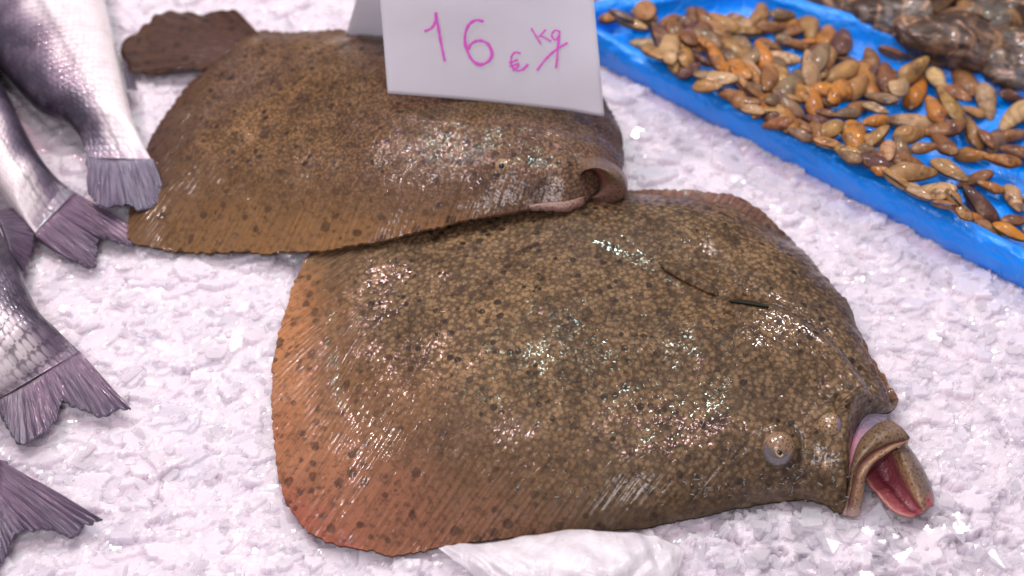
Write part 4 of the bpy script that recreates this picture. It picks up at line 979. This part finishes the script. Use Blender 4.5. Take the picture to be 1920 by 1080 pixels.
for c in order:
    x, y, L, ang, cl = c
    z = ZF + .006
    for _ in range(3):
        p = G(x, y, z); zz = ZF + .0058
        for (q_, qz, ql) in placed:
            dd = np.linalg.norm(q_[:2] - p[:2])
            if dd < .0150: zz = max(zz, qz + (.0080 if dd < .008 else .0060 if dd < .0115 else .0035))
        z = min(zz, ZF + .030)
    p = G(x, y, z); a = math.radians(ang); p3 = G(x + 10 * math.cos(a), y + 10 * math.sin(a), z); dv = p3 - p
    yaw = math.atan2(dv[1], dv[0]); stretch = np.linalg.norm(dv[:2]) / 10
    sc = max(.78, min(1.6, L * stretch / .025 * 1.12))
    placed.append((p, z, sc))
    r_ = random.Random(int(x * 7 + y))
    root = thing('clam', p, lab[id(c)], 'clam', 'clams in the blue tray')
    root.rotation_euler = (r_.gauss(0, .38), r_.gauss(0, .20), yaw + (math.pi if r_.random() < .5 else 0)); root.scale = (sc,) * 3
    me = r_.choice(clam_meshes); base = CC[cl]; j = r_.uniform(.85, 1.15)
    for m_ in me:
        v = bpy.data.objects.new('valve', m_); COL.objects.link(v); v.parent = root; v.color = tuple(min(1, b_ * j * r_.uniform(.93, 1.07)) for b_ in base) + (1,)

# ------------------------------------------------------------------ oysters beyond the tray
OY = [((1575,-12),.045,.026,15,.014,(.42,.19,.07),'orange edged flat oyster nearest the price card behind the tray'),((1655,30),.036,.024,20,.018,(.20,.19,.18),'blue grey oyster leaning on the far rim of the tray'),
      ((1735,-18),.034,.022,-10,.022,(.40,.24,.12),'pale tipped oyster between the blue grey one and the big rough one'),((1800,78),.052,.030,12,.020,(.24,.14,.08),'big rough oyster with white patches behind the far rim'),
      ((1885,18),.042,.028,-25,.024,(.30,.16,.05),'golden brown oyster in the upper right corner'),((1905,112),.036,.026,30,.018,(.22,.17,.13),'grey brown oyster at the right edge behind the rim'),((1690,-70),.045,.03,0,.016,(.2,.12,.07),'dark oyster cut off by the picture top behind the tray'),((1820,-60),.045,.03,30,.016,(.2,.12,.07),'brown oyster above the big rough one, cut off by the picture top')]
for k, ((x, y), a, b, ang, zc, colr, lb) in enumerate(OY):
    nu, nv = 72, 36; T, Ph = np.meshgrid(np.linspace(0.02, np.pi - .02, nv), np.linspace(0, 2 * np.pi, nu, endpoint=False), indexing='ij')
    D_ = np.stack([np.sin(T) * np.cos(Ph), np.sin(T) * np.sin(Ph), np.cos(T)], -1).reshape(-1, 3)
    r = 1 + .18 * fbm(D_ + k * 3.1, 1.4, 2, k) ; lay = np.abs(((np.linalg.norm(D_[:, :2], axis=1) * 6 + fbm(D_, 3, 2, k + 9)) % 1) - .5)
    Vv = D_ * (r + .10 * lay)[:, None] * [a, b, .016]; Vv[:, 2] += fbm(Vv, 45, 2, k) * .0035
    p = G(x, y, zc)
    o = mesh('oyster', Vv, grid_faces(nv, nu, False, True)[:, ::-1], M['oyster'], None, True, loc=(0, 0, 0)); o.location = p.tolist(); o.rotation_euler = (random.gauss(0, .25), random.gauss(0, .2), math.radians(-ang)); o.color = colr + (1,)
    tag(o, lb, 'oyster', 'oysters behind the tray')

# ------------------------------------------------------------------ plastic film tucked under the front turbot
nx, ny = 140, 60
U_, V_ = np.meshgrid(np.linspace(0, 1, nx), np.linspace(0, 1, ny))
top = crom([(822,1030,0),(860,1022,0),(905,1020,0),(960,1010,0),(1040,1000,0),(1120,1002,0),(1200,1006,0),(1250,1015,0),(1285,1035,0)], nx)[:, :2]
bot = crom([(930,1110,0),(960,1125,0),(1000,1135,0),(1060,1140,0),(1130,1140,0),(1180,1140,0),(1220,1135,0),(1250,1120,0),(1262,1100,0)], nx)[:, :2]
Pm = np.zeros((ny, nx, 3))
for r in range(ny):
    f = r / (ny - 1); q = top * (1 - f) + bot * f
    z = .004 + .012 * math.sin(math.pi * min(1, f * 1.15 + .02)) ** .7 * np.sin(np.linspace(0.05, np.pi - .05, nx)) ** .6
    Pm[r] = np.array([G(a_, b_, zz) for (a_, b_), zz in zip(q, z)])
fold = np.abs(vnoise(np.stack([U_ * 9 + V_ * 2.5, V_ * 1.6, U_ * 0], -1), 1, 3)) * .006 + vnoise(np.stack([U_ * 22 - V_ * 3, V_ * 3, U_ * 0], -1), 1, 6) * .0016
Pm[..., 2] += fold * np.sin(np.pi * np.clip(U_, .02, .98)) ** .4
if vnormals(Pm.reshape(-1, 3), grid_faces(ny, nx))[:, 2].mean() < 0: Pm = Pm[:, ::-1]
Vm, Fm = solid(Pm, .0006)
pf = mesh('plastic_sheet', Vm, Fm, M['film'], None, True, loc=G(1050, 1060, 0)); tag(pf, 'crumpled translucent white plastic sheet tucked under the front turbot', 'plastic sheet')

# ------------------------------------------------------------------ loose ice flakes
n = 9000
pts = np.stack([rng.uniform(-.62, .62, n), rng.uniform(-.36, .62, n)], 1)
pp = proj(np.c_[pts, np.zeros(n)])
shrink = lambda o, c, k: [(c[0] + (p[0] - c[0]) * k, c[1] + (p[1] - c[1]) * k) for p in o]
hid = inside_poly(pp, shrink(near_out, (1100, 720), .97)) | inside_poly(pp, shrink(far_out, (700, 270), .96))
trp = [tuple(proj(c)) for c in corners]; hid |= inside_poly(pts, [c[:2] for c in [A0, A1, F1, F0]])
hid |= inside_poly(pp, [(830,1030),(905,1024),(1040,1006),(1200,1012),(1280,1040),(1260,1140),(930,1140)])
vis = (pp[:, 0] > -120) & (pp[:, 0] < 2040) & (pp[:, 1] > -60) & (pp[:, 1] < 1180)
pts = pts[~hid & vis]; print('flakes', len(pts))
rad = np.clip(rng.lognormal(math.log(.0028), .6, len(pts)), .0009, .011)
flakes('ice_flakes', 'loose flakes of crushed ice covering the bed', pts, rad, .25, .0009, M['flake'], lift=-.0001)
# coarser clear pieces piled before the head and the lower edge of the front fish
pc_ = []
for (x, y, sx, sy, k) in [(1380,1030,90,40,26),(1560,1020,90,35,30),(1720,1010,60,40,20),(1460,985,70,22,16),(1800,960,70,50,12),(620,560,40,30,10),(1640,985,60,18,14)]:
    for _ in range(k): pc_.append(G(random.gauss(x, sx), random.gauss(y, sy), 0)[:2])
pc_ = np.array(pc_); ppx = proj(np.c_[pc_, np.zeros(len(pc_))]); keep = ~inside_poly(ppx, near_out[:1] + near_out) if False else ~inside_poly(ppx, [(p[0], p[1]) for p in near_out])
pc_ = pc_[keep]
flakes('ice_chunks', 'larger clear ice pieces heaped below the front turbot', pc_, np.clip(rng.lognormal(math.log(.0062), .35, len(pc_)), .003, .012), .4, .0022, M['chunk'], lift=.001)
for o in bpy.data.objects:
    if '_org' in o: del o['_org']
